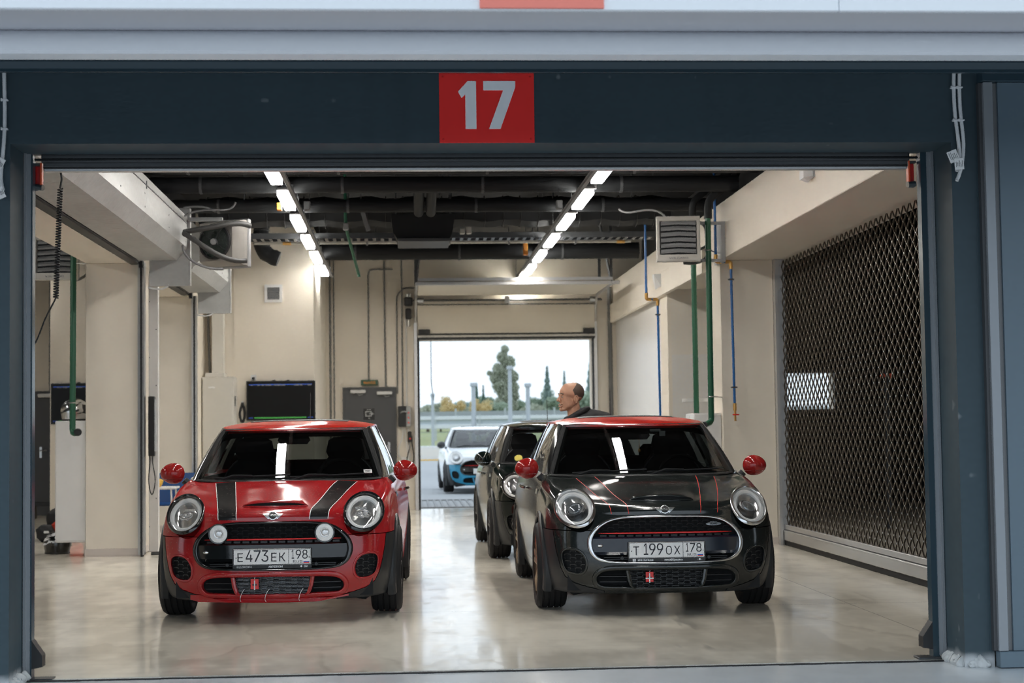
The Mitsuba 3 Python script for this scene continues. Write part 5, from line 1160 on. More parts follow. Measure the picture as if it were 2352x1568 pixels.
part(t, 'cord', tube(smooth_path([(.03, YB-.07, 1.10), (.02, YB-.07, .90), (.03, YB-.07, .74), (.07, YB-.07, .71), (.11, YB-.07, .80), (.10, YB-.07, 1.0), (.09, YB-.07, 1.2)], 6), .010, 6), 'm_black', True)
t = thing('electric_cabinet', 'tall pale metal cabinet left of the screen wall', 'cabinet')
part(t, 'body', bx(-2.81, -2.375, 22.95, 23.39, .0, 2.065, .006), 'm_offwhite', False)
part(t, 'door', bx(-2.80, -2.395, 22.935, 22.95, .05, 2.04, .004), 'm_offwhite', False)
part(t, 'handle', cat(bx(-2.376, -2.362, 23.05, 23.08, 1.66, 1.80, .004)), 'm_dark_grey', False)
part(t, 'nameplate', bx(-2.72, -2.63, 22.93, 22.936, 1.905, 1.93), 'm_white', False)
t = thing('cable_duct', 'white vertical cable duct above the pale cabinet', 'cable duct')
part(t, 'trunk', bx(-2.70, -2.54, 23.15, 23.37, 2.12, 3.4, .005), 'm_offwhite', False); part(t, 'flange', bx(-2.78, -2.52, 23.05, 23.39, 2.066, 2.125, .004), 'm_offwhite', False)
part(t, 'side_pipe', tube(smooth_path([(-2.76, 23.3, 3.3), (-2.755, 23.3, 2.5), (-2.735, 23.28, 2.13)], 5), .018, 8), 'm_conduit', True)
t = thing('bicycle_lock', 'black cable lock hanging beside the pale cabinet', 'cable'); part(t, 'loop', tube(smooth_path([(-2.30, 23.38, 1.72), (-2.33, 23.37, 1.60), (-2.33, 23.37, 1.50), (-2.30, 23.37, 1.44), (-2.27, 23.37, 1.52), (-2.28, 23.37, 1.64), (-2.30, 23.38, 1.72)], 5), .016, 8), 'm_black', True); part(t, 'hook', bx(-2.31, -2.29, 23.36, 23.40, 1.71, 1.73), 'm_steel', False)
# rear sectional door, half raised under the ceiling
t = thing('rear_door', 'cream sectional rear door raised above the opening with steel tracks', 'garage door')
part(t, 'panel', bx(.20, 3.10, YB-.16, YB-.11, 2.86, 3.42, .006), 'm_cream_plain', False)
part(t, 'bottom_edge', cat(bx(.20, 3.10, YB-.17, YB-.10, 2.765, 2.80, .004), bx(.20, 3.10, YB-.165, YB-.105, 2.835, 2.862)), 'm_black', False)
part(t, 'bottom_bar', bx(.20, 3.10, YB-.16, YB-.11, 2.80, 2.836), 'm_offwhite', False)
part(t, 'corner_box', cat(bx(.21, .40, YB-.24, YB-.16, 2.85, 2.93, .008), bx(2.90, 3.09, YB-.24, YB-.16, 2.85, 2.93, .008)), 'm_black', False)
part(t, 'horizontal_leaf', cat(bx(.20, 3.10, 24.55, 26.62, 3.47, 3.515, .006)), 'm_cream_plain', False)
part(t, 'leaf_edge', cat(bx(.16, 3.22, 24.50, 24.56, 3.45, 3.50, .004), bx(.19, 3.12, 24.52, 24.55, 3.515, 3.56)), 'm_alu', False)
part(t, 'torsion_shaft', cat(tube([(.12, YB-.20, 3.40), (3.22, YB-.20, 3.40)], .016, 10), tube([(.2, YB-.21, 3.33), (3.12, YB-.21, 3.33)], .010, 8)), 'm_dark_metal', 30)
part(t, 'bearing', cat(bx(1.62, 1.70, YB-.24, YB-.14, 3.35, 3.46, .006), *[tube([(x, YB-.20, 3.40), (x+.1, YB-.20, 3.40)], .05, 14) for x in (.2, 3.02)]), 'm_steel', 30)
for x, s in ((.17, 1), (3.12, -1)):
    part(t, 'track', cat(bx(x-.035, x+.02, YB-.13, YB-.02, 0.0, 3.05, .004)), 'm_alu', False)
    part(t, 'jamb_seal', bx(x+(.02 if s > 0 else -.06), x+(.055 if s > 0 else -.035), YB-.08, YB+.02, 0, 2.77), 'm_black', False)
    part(t, 'curved_track', tube([(x, YB-.09-.42*(1-math.cos(a)), 3.05+.42*math.sin(a)) for a in np.linspace(0, PI/2, 9)] + [(x, 24.5, 3.47)], .022, 8), 'm_alu', 30)
    part(t, 'ceiling_strut', cat(bx(x-.02, x+.02, 24.7, 24.74, 3.47, 4.45), tube([(x, 24.72, 3.50), (x+s*-.0+(.10 if s > 0 else -.16), 24.72, 4.40)], .022, 6), bx(x-.02, x+.02, 26.2, 26.24, 3.47, 4.45)), 'm_dark_metal', False)
conduit('grey upright pipe right of the rear opening', [(3.36, yc-.03, 3.6), (3.36, yc-.03, .05)], .035)
conduit('thin cord hanging in the left of the rear opening', [(.41, YB-.2, 2.75), (.41, YB-.2, 2.05), (.45, YB-.2, 1.78)], .006, 'm_black', 'cord')

# ---------------------------------------------------------------- ceiling services
def ceiling_pipe(lab, y, z, r, x0=-2.6, x1=3.5, m='m_insulation', extra=()):
    t = thing('ceiling_pipe', lab, 'pipe'); part(t, 'run', tube([(x0, y, z), (x1, y, z)], r, 14), m, 35)
    part(t, 'collar', cat(*[tube([(x, y, z), (x+.03, y, z)], r*1.08, 14) for x in np.arange(x0+.5, x1, 1.45)]), 'm_dark_grey', 35)
    for x in np.arange(x0+.8, x1, 2.2): part(t, 'hanger', tube([(x, y, z+r), (x, y, 4.46)], .006, 5), 'm_dark_metal')
    for a, b, c, rr in extra: part(t, 'riser', tube([a, b], rr, 12), m, 35)
    return t
ceiling_pipe('black ceiling pipe nearest the front, above the lamps', 16.0, 3.86, .075)
ceiling_pipe('second black ceiling pipe from the front', 17.0, 3.83, .085, extra=[((.157, 17.0, 3.83), (.157, 17.9, 3.66), 0, .055), ((.29, 17.0, 3.83), (.29, 17.9, 3.66), 0, .055)])
ceiling_pipe('third black ceiling pipe, in front of the wrapped duct', 18.6, 3.83, .075)
ceiling_pipe('fourth black pipe high under the dark deck', 14.2, 4.05, .09)
ceiling_pipe('thick black pipe crossing in front of the rear wall', 23.0, 3.79, .115, -1.2, 3.3)
t = thing('air_duct', 'wrapped dark air duct crossing under the ceiling', 'duct')
dv = np.linspace(-2.5, 3.3, 70); prof = [(-.22, 0), (-.20, .10), (-.08, .17), (.10, .18), (.22, .12), (.24, -.02), (.15, -.14), (-.02, -.17), (-.18, -.12)]
r = np.random.default_rng(3); P = np.array([[(x, 20.3+a*(1+.05*r.random()), 3.98+b*(1+.10*r.random())+.012*math.sin(x*11)) for a, b in prof+prof[:1]] for x in dv]); P[:, -1] = P[:, 0]
part(t, 'wrap', grid(P), 'm_insulation', 40)
part(t, 'strap', cat(*[tube([(x+.03*math.sin(i), 20.3+a*1.07, 3.98+b*1.12) for a, b in prof], .007, 5, closed=True) for i, x in enumerate(np.arange(-2.4, 3.3, .24))]), 'm_black', True)
t = thing('cable_tray', 'perforated steel cable tray below the wrapped duct', 'cable tray')
part(t, 'rail', cat(bx(-2.3, 3.2, 20.62, 20.64, 3.70, 3.77), bx(-2.3, 3.2, 20.92, 20.94, 3.70, 3.77)), 'm_dark_metal', False)
part(t, 'rung', cat(*[bx(x, x+.04, 20.63, 20.93, 3.70, 3.712) for x in np.arange(-2.3, 3.2, .10)]), 'm_dark_metal', False)
part(t, 'hanger', cat(*[tube([(x, 20.78, 3.70), (x, 20.78, 4.46)], .006, 5) for x in np.arange(-2.0, 3.2, 1.3)]), 'm_dark_metal', 30)
t = thing('ceiling_unit', 'dark boxy air unit hanging in the middle of the ceiling', 'air unit')
part(t, 'case', trimesh.convex.convex_hull(np.array([(x, y, z) for x, y, z in ((-.16, 19.3, 3.83), (.60, 19.3, 3.83), (-.13, 19.3, 3.60), (.56, 19.3, 3.60), (-.08, 19.3, 3.535), (.53, 19.3, 3.535), (-.16, 20.0, 3.83), (.60, 20.0, 3.83), (-.08, 20.0, 3.535), (.53, 20.0, 3.535))])), 'm_insulation', False)
part(t, 'drip_tray', bx(-.08, .53, 19.25, 20.0, 3.50, 3.54, .004), 'm_dark_grey', False); part(t, 'hanger', cat(*[tube([(x, y, 3.8), (x, y, 4.46)], .008, 5) for x in (-.1, .55) for y in (19.4, 19.9)]), 'm_dark_metal', 30)
part(t, 'box', cat(bx(.66, .72, 19.5, 19.6, 3.62, 3.68, .006), bx(.74, .80, 19.5, 19.6, 3.62, 3.70, .006)), 'm_offwhite', False)
t = thing('gas_pipe', 'pale horizontal pipe with brass ends below the dark deck', 'pipe')
part(t, 'run', tube([(-2.0, 22.0, 3.81), (3.05, 22.0, 3.81)], .026, 12), 'm_offwhite', 30)
part(t, 'brass_joint', cat(*[tube([(x, 22.0, 3.81), (x+.11, 22.0, 3.81)], .034, 12) for x in (-1.62, 2.86)]), 'm_brass', 30)
part(t, 'clip', cat(*[bx(x-.01, x+.01, 21.96, 22.04, 3.77, 3.86) for x in (-.5, .6, 1.4, 2.3)]), 'm_grey', False); part(t, 'hanger', cat(*[tube([(x, 22.0, 3.83), (x, 22.0, 4.46)], .005, 5) for x in (-.5, .6, 1.4, 2.3)]), 'm_dark_metal', 30)
t = thing('slanting_pipe', 'thin dark green valve pipe slanting down left of the ceiling unit', 'pipe'); part(t, 'tube', cat(tube([(-.68, 18.8, 4.46), (-.67, 18.8, 3.62), (-.55, 19.6, 3.16), (-.545, 19.6, 3.12)], .018, 8)), 'm_green_pipe', 30); part(t, 'valve', cat(bx(-.70, -.64, 18.77, 18.83, 3.58, 3.66, .008)), 'm_grey', False)
t = thing('ceiling_bracket', 'small bent steel bracket under the wrapped duct', 'bracket'); part(t, 'arm', move(bx(-.025, .025, -.02, .02, -.16, .16, .004), (-.47, 19.4, 3.80), ry=-.3), 'm_mid_grey', False); part(t, 'rod', tube([(-.51, 19.4, 3.9), (-.51, 19.4, 4.46)], .006, 5), 'm_dark_metal')

# ---------------------------------------------------------------- right side: pipes, cabinets, mesh shutter
t = thing('green_pipe', 'dark green riser pipe behind the fan heater, the farther one', 'pipe')
part(t, 'riser', tube([(3.246, 18.3, 3.60), (3.249, 18.3, .6)], .030, 14), 'm_green_pipe', 35); part(t, 'lagging', tube(round_path([(3.246, 18.3, 3.55), (3.246, 18.3, 3.82), (3.60, 18.3, 4.10), (3.80, 18.3, 4.27)], .08), .040, 14), 'm_insulation', 35)
t = thing('green_pipe', 'dark green riser pipe with an elbow end, the nearer one', 'pipe')
part(t, 'riser', tube(round_path([(3.232, 17.3, 3.60), (3.228, 17.3, 1.335), (3.14, 17.2, 1.300), (3.10, 17.2, 1.30)], .045, 6), .031, 14), 'm_green_pipe', 35); part(t, 'lagging', tube(round_path([(3.235, 17.3, 3.50), (3.238, 17.3, 3.70), (3.545, 17.3, 3.93), (3.575, 17.3, 4.15)], .09), .042, 14), 'm_insulation', 35)
part(t, 'open_end', disc_stack([(.036, -.02), (.036, .01), (.026, .012), (.024, 0), (0, 0)], (3.125, 17.17, 1.300), 16, (-.4, -1, -.05)), 'm_black', 30)
part(t, 'clip', cat(*[cat(tube([(3.228+.036*math.cos(a), 17.3+.036*math.sin(a), z) for a in np.arange(16)*PI/8], .007, 6, closed=True), tube([(3.26, 17.32, z), (3.42, 17.68, z)], .006, 6)) for z in (1.60, 3.16)]), 'm_steel', 30)
t = thing('pipe_bracket', 'pale horizontal bracket holding the two green pipes', 'bracket'); part(t, 'bar', bx(3.10, 3.44, 18.34, 18.38, 1.56, 1.60, .004), 'm_white_panel', False)
def blue_pipe(lab, x0, x1, y, ztop, zb, zend, valve):
    t = thing('air_pipe', lab, 'pipe'); r = .014
    part(t, 'upper_run', tube([(x0, y, ztop), (x0, y, zb)], r, 10), 'm_blue_pipe', 35); part(t, 'cross_run', tube([(x0+.03, y, zb-.03), (x1-.03, y, zb-.03)], r*.9, 10), 'm_blue_pipe', 35); part(t, 'lower_run', tube([(x1, y, zb-.06), (x1+.012, y, zend)], r, 10), 'm_blue_pipe', 35)
    part(t, 'elbow', cat(tube(round_path([(x0, y, zb+.05), (x0, y, zb-.03), (x0+.06, y, zb-.03)], .03), r*1.45, 10), tube(round_path([(x1-.06, y, zb-.03), (x1, y, zb-.03), (x1, y, zb-.11)], .03), r*1.45, 10)), 'm_brass', 35)
    part(t, 'clip', cat(*[cat(bx(x1-.032+dx, x1+.032+dx, y-.02, y+.02, z-.008, z+.008, .003), tube([(x1, y, z), (x1+.03, y+.14, z)], .005, 5)) for z, dx in ((zb-.22, 0), (zend+.20, .01))]), 'm_dark_metal', False)
    if valve:
        part(t, 'valve', cat(tube([(x1+.012, y, zend+.03), (x1+.013, y, zend-.05)], .020, 10), tube([(x1+.013, y, zend-.05), (x1+.016, y, zend-.16)], .012, 8)), 'm_brass', 35); part(t, 'valve_handle', bx(x1-.02, x1+.05, y-.04, y-.03, zend-.10, zend-.085, .003), 'm_red', False)
blue_pipe('blue compressed air pipe with a brass tap on the nearer right pillar', 3.338, 3.500, 17.45, 4.3, 3.08, 1.50, True)
blue_pipe('thin blue air pipe on the farther right wall', 2.985, 3.125, 20.2, 3.80, 2.90, .6, False)
t = thing('thin_conduit', 'thin pale conduit down the nearer right pillar edge', 'conduit'); part(t, 'pipe', tube([(3.30, 17.75, 3.6), (3.33, 17.75, 1.4)], .008, 6), 'm_cable_white', True)
t = thing('panel_heater', 'white wall cabinet on the nearer right pillar, below the green pipe', 'cabinet')
part(t, 'body', bx(3.115, 3.418, 17.72, 18.25, .16, 1.43, .008), 'm_white_panel', False); part(t, 'door', bx(3.125, 3.41, 17.712, 17.722, .18, 1.415, .003), 'm_white_panel', False)
part(t, 'door_seam', cat(bx(3.113, 3.116, 17.98, 17.985, .18, 1.40)), 'm_grey', False)
t = thing('wall_sensor', 'white motion sensor on the right beam near the front', 'sensor')
part(t, 'body', trimesh.convex.convex_hull(np.array([(3.42, 13.44, 3.47), (3.42, 13.62, 3.47), (3.42, 13.44, 3.36), (3.42, 13.62, 3.36), (3.33, 13.46, 3.47), (3.33, 13.60, 3.47), (3.33, 13.46, 3.345), (3.33, 13.60, 3.345), (3.38, 13.53, 3.31)])), 'm_white', False)
part(t, 'back_plate', bx(3.405, 3.42, 13.43, 13.64, 3.35, 3.48), 'm_grey', False)
t = thing('wall_sensor', 'white motion sensor on the right beam near the rear', 'sensor'); part(t, 'body', trimesh.convex.convex_hull(np.array([(3.36, 21.4, 3.30), (3.36, 21.6, 3.30), (3.36, 21.4, 3.14), (3.36, 21.6, 3.14), (3.27, 21.42, 3.30), (3.27, 21.58, 3.30), (3.30, 21.5, 3.10)])), 'm_white', False)
# mesh shutter: rows of bent steel strip
XM = 4.075
t = thing('mesh_shutter', 'closed bronze mesh roller shutter filling the right side opening', 'roller shutter')
PER, ROW = .160, .0645; ya, yb = 9.62, 17.60; nper = int((yb-ya)/PER)
def strip(off, half):
    ys, zs = [], []
    for k in range(nper+1):
        b = ya + k*PER + off
        ys += [b, b+.018, b+PER/2, b+PER/2+.018]; zs += [-half, -half, half, half]
    ys, zs = np.array(ys), np.array(zs); ok = (ys > ya-.001) & (ys < yb); ys, zs = ys[ok], zs[ok]
    d = np.stack([np.gradient(ys), np.gradient(zs)], 1); d /= np.linalg.norm(d, axis=1, keepdims=True)+1e-9; n = np.stack([-d[:, 1], d[:, 0]], 1); h = .0016
    def row(dx, sgn): return np.stack([np.full(len(ys), XM+dx), ys+sgn*n[:, 0]*h, zs+sgn*n[:, 1]*h], 1)
    return grid(np.array([row(-.0065, 1), row(.0065, 1), row(.0065, -1), row(-.0065, -1), row(-.0065, 1)])), grid(np.array([row(-.0070, 1.2), row(-.0070, -1.2)]))
sd = [[mikit.ply(q, None, False) for q in strip(o, ROW/2+.001)] for o in (0, PER/2)]
nrow = int((3.09-.235)/ROW)
for k in range(nrow):
    key = part(t, 'mesh_row', sd[k % 2][0], 'm_bronze_dark', to_world=T().translate([0, 0, .255+k*ROW])); part(key, 'edge', sd[k % 2][1], 'm_bronze_edge', to_world=T().translate([0, 0, .255+k*ROW]))
mat('m_bronze_dark', (0.075, 0.062, 0.048), 0.38, metal=0.6)
nd = []
for k in range(nrow-1):
    z = .255+(k+.5)*ROW; o = PER/2 if k % 2 == 0 else 0
    for j in range(nper):
        y = ya+o+j*PER+.009
        if y < yb and y > 11.0: nd.append(bx(XM-.0095, XM-.003, y-.009, y+.009, z-.006, z+.006))
part(t, 'rivet', cat(nd), 'm_steel', False, kind='stuff')
part(t, 'bottom_rail', cat(bx(XM-.02, XM+.02, ya, yb, .17, .222, .004), ), 'm_alu', False); part(t, 'bottom_beam', cat(bx(XM-.035, XM+.02, ya, yb, .055, .162, .006), bx(XM-.04, XM-.03, ya, yb, .145, .16, .002)), 'm_alu', False); part(t, 'floor_seal', bx(XM-.02, XM+.02, ya, yb, .0, .056, .004), 'm_rubber', False)
part(t, 'side_guide', cat(bx(4.0, 4.12, yb, yb+.05, 0, 3.09), bx(4.0, 4.03, yb-.05, yb, 0, 3.09)), 'm_alu', False); part(t, 'guide_teeth', cat(*[bx(XM-.02, XM, yb-.06, yb-.045, z, z+.018) for z in np.arange(.3, 3.05, .129)]), 'm_steel', False)
part(t, 'top_roll', tube([(4.30, ya, 3.25), (4.30, yb, 3.25)], .12, 16), 'm_bronze_dark', 35)
t = thing('mesh_shutter', 'farther mesh roller shutter seen edge on behind the green pipes', 'roller shutter')
ya, yb = 18.40, 21.3; nper = int((yb-ya)/PER); sd = [[mikit.ply(q, None, False) for q in strip(o, ROW/2+.001)] for o in (0, PER/2)]
for k in range(nrow):
    key = part(t, 'mesh_row', sd[k % 2][0], 'm_bronze_dark', to_world=T().translate([-.05, 0, .255+k*ROW]))
part(t, 'bottom_beam', bx(4.0, 4.06, ya, yb, .0, .222, .004), 'm_alu', False); part(t, 'side_guide', bx(3.98, 4.05, yb-.05, yb, 0, 3.09), 'm_alu', False)
t = thing('reflector_light', 'pair of small orange reflectors glimpsed through the mesh shutter', 'reflector'); part(t, 'post', bx(5.90, 5.96, 20.03, 20.07, 0, 1.95), 'm_black', False); part(t, 'disc', cat(*[disc_stack([(.030, -.02), (.028, .01), (0, .014)], (x, 20.02, 1.885), 16) for x in (5.89, 5.99)]), 'm_orange', 30)

# ---------------------------------------------------------------- the bay next door, left
t = thing('green_pipe', 'green riser pipe with an elbow end in front of the white cabinet at left', 'pipe')
part(t, 'riser', tube(round_path([(-3.50, 17.62, 3.60), (-3.475, 17.45, 1.335), (-3.46, 17.42, 1.30), (-3.41, 17.40, 1.305)], .035, 6), .031, 14), 'm_green_pipe', 35); part(t, 'open_end', disc_stack([(.040, -.03), (.040, .01), (.028, .012), (.026, 0), (0, 0)], (-3.405, 17.37, 1.312), 16, (.25, -1, 0)), 'm_black', 30)
part(t, 'clip', tube([(-3.48+.036*math.cos(a), 17.48+.036*math.sin(a), 1.62) for a in np.arange(16)*PI/8], .008, 6, closed=True), 'm_steel', 30); part(t, 'hanger', tube([(-3.50, 17.6, 3.1), (-3.38, 17.66, 3.1)], .008, 6), 'm_steel')
t = thing('panel_heater', 'white wall cabinet on the left pillar with a helmet on top', 'cabinet'); part(t, 'body', bx(-3.71, -3.385, 17.72, 18.10, .15, 1.435, .008), 'm_white_panel', False); part(t, 'door', bx(-3.70, -3.39, 17.712, 17.722, .17, 1.42, .003), 'm_white_panel', False)
def helmet(lab, pos, rz, base, deco, seed):
    t = thing('helmet', lab, 'helmet'); C = TR(*pos, rz)
    P = lambda n, m, b, s=35, lb=None: part(t, n, m.copy().apply_transform(C), b, s, lb)
    shell = trimesh.creation.icosphere(subdivisions=4); v = shell.vertices
    v = v*[.125, .155, .135]; v[:, 2] += .135; zc = np.clip(v[:, 2], .03, .12); rr = np.sqrt(1-((zc-.135)/.135)**2); k = np.where(v[:, 2] < .12, (.88+.12*(zc-.03)/.09)*.9938/rr, 1.0)
    v[:, 0] *= k; v[:, 1] *= k; v[:, 2] = np.maximum(v[:, 2], .03)-.03; shell.vertices = v
    M = man(shell); eye = man(bx(-.115, .115, -.3, -.035, .090, .160, .02)); hole = man(bx(-.085, .085, -.10, .10, -.1, .07, .03))
    P('shell', tri(M - eye - hole), base); vis = trimesh.creation.icosphere(subdivisions=4); w = vis.vertices*[.1265, .158, .13]; w[:, 2] += .108; w[:, 1] -= .006; vis.vertices = w
    P('visor', tri(man(vis) ^ man(bx(-.2, .2, -.3, -.03, .078, .172))), 'm_black_gloss')
    P('lining', ball((0, 0, .105), .098, 3, (1, 1.1, .95)), 'm_black_matt')
    r = np.random.default_rng(seed); ms = []
    for k in range(90):
        a = r.random()*2*PI; el = r.uniform(-.5, 1.35); L = r.uniform(.15, .5); wd = r.uniform(.03, .10); rows = []
        for q in np.linspace(-L, L, 7):
            e = el+q*r.uniform(.3, .9)*.5; aa = a+q; hw = wd*(1-(q/L)**2)+.004
            rows.append([(.1265*math.cos(e+d)*math.sin(aa), -.157*math.cos(e+d)*math.cos(aa), .105+.137*math.sin(e+d)) for d in (-hw, 0, hw)])
        R_ = np.array(rows)
        if (R_[:, :, 2] < .055).any() or ((R_[:, :, 1] < -.02) & (np.abs(R_[:, :, 0]) < .118) & (R_[:, :, 2] > .065) & (R_[:, :, 2] < .18)).any(): continue
        ms.append(grid(R_))
    P('painted_flames', cat(ms), deco, True)
    P('side_disc', cat(*[disc_stack([(.026, -.004), (.024, .006), (0, .008)], (s*.123, -.01, .110), 16, (s, 0, 0)) for s in (-1, 1)]), base)
    P('trim', tube([(.108*math.sin(a), -.135*math.cos(a), .010) for a in np.arange(32)*PI/16], .010, 6, closed=True), 'm_black')
    return t, P
helmet('chrome and black racing helmet on top of the white cabinet at left', (-3.54, 17.91, 1.435), 2.2, 'm_chrome_satin', 'm_black', 4)
t, P = helmet('black and white patterned racing helmet on the floor at left', (-3.80, 18.27, 0.0), 1.15, 'm_black_gloss', 'm_sign_white', 9)
part(t, 'lettering', move(lettering('Arai', .030, (0, 0, 0), .002, .08, True), (-3.83, 18.112, .125), rz=.0), 'm_sign_white', False)
t = thing('sports_bag', 'red and black sports bag lying on the floor behind the helmet', 'bag')
r = np.random.default_rng(2)
def lump(x0, x1, y0, y1, z0, z1, seed):
    m = bx(x0, x1, y0, y1, z0, z1, .05); m = m.subdivide().subdivide().subdivide(); c = m.centroid; v = m.vertices; m.vertices = v + (meshkit.fbm(v*7, 3, seed)[:, None]-.5)*.07*(v-c)/(np.linalg.norm(v-c, axis=1, keepdims=True)); m.vertices[:, 2] = np.maximum(m.vertices[:, 2], z0); return m
part(t, 'red_pouch', lump(-4.28, -3.95, 20.2, 20.55, .0, .26, 1), 'm_red_cloth', 40); part(t, 'black_body', cat(lump(-4.45, -4.22, 20.2, 20.6, 0, .20, 2), lump(-4.40, -3.9, 20.5, 21.0, 0, .38, 3)), 'm_jacket', 40); part(t, 'buckle', bx(-4.36, -4.30, 20.18, 20.21, .11, .14, .004), 'm_white', False)
mat('m_red_cloth', (0.45, 0.03, 0.015), 0.75)
t = thing('floor_stand', 'low black stand near the neighbouring dark door', 'stand'); part(t, 'bar', cat(bx(-5.9, -5.2, 26.0, 26.06, .20, .26, .006), *[bx(x, x+.05, 25.9, 26.15, 0, .2, .006) for x in (-5.8, -5.4)]), 'm_black', False)
struct('door_2', bx(-6.60, -5.70, YB-.045, YB-.004, .012, 1.97, .003), 'm_door_grey', label='dark steel door of the neighbouring bay at left')
part('door_2', 'handle', cat(bx(-5.88, -5.84, YB-.055, YB-.045, .93, 1.11, .004), tube([(-5.86, YB-.05, 1.05), (-5.86, YB-.10, 1.05), (-5.75, YB-.10, 1.05)], .010, 8)), 'm_steel', 30); part('door_2', 'frame', prism(sbox(-6.64, 0, -5.66, 2.0).difference(sbox(-6.6, -.1, -5.70, 1.965)), YB-.06, YB), 'm_dark_grey', False)
t = thing('door_closer', 'white door closer bar on the neighbouring dark door', 'door closer'); part(t, 'case', bx(-5.90, -5.55, YB-.13, YB-.05, 1.90, 1.96, .012), 'm_white', False)
conduit('pair of grey conduits on the neighbouring rear wall at left', [(-5.72, yc, 4.3), (-5.72, yc, 1.95)], .016); part('conduit_008' if 'conduit_008' in labels else sorted(k for k in labels if k.startswith('conduit'))[-1], 'second_pipe', tube([(-5.66, yc, 4.3), (-5.66, yc, 1.95)], .014, 8), 'm_conduit', True)
# the folding table and chair half hidden behind the red car
t = thing('folding_table', 'small white folding table beside the red car at left', 'table'); part(t, 'top', bx(-3.30, -2.73, 19.6, 20.1, .632, .657, .006), 'm_white', False)
for x in (-3.26, -2.77):
    for y in (19.65, 20.05): part(t, 'leg', tube([(x, y, .632), (x+.02, y, 0)], .011, 8), 'm_white', 30)
t = thing('yellow_cloth', 'crumpled yellow cloth on the folding table', 'cloth'); m = ball((-2.95, 19.74, .705), .06, 3, (1.2, 1, .9)); m.vertices += (meshkit.fbm(m.vertices*22, 3)[:, None]-.5)*.05; m.vertices[:, 2] = np.maximum(m.vertices[:, 2], .6575); scene[t] = mesh_dict(m, 'm_yellow', 40)
t = thing('blue_chair', 'blue plastic chair behind the folding table', 'chair')
bk = lambda o: np.array([[(x, 20.75+o+.10*(z-.45)-.06*math.cos((x+2.87)*4), z) for z in (.42, .55, .66, .76, .80)] for x in np.linspace(-3.10, -2.63, 9)])
part(t, 'backrest', slab(bk(0), bk(.02)), 'm_blue_plastic', 40); part(t, 'seat', bx(-3.10, -2.63, 20.30, 20.76, .41, .44, .012), 'm_blue_plastic', False)
for x in (-3.08, -2.65):
    for y in (20.33, 20.72): part(t, 'leg', tube([(x, y, .41), (x, y, 0)], .015, 8), 'm_black', 30)

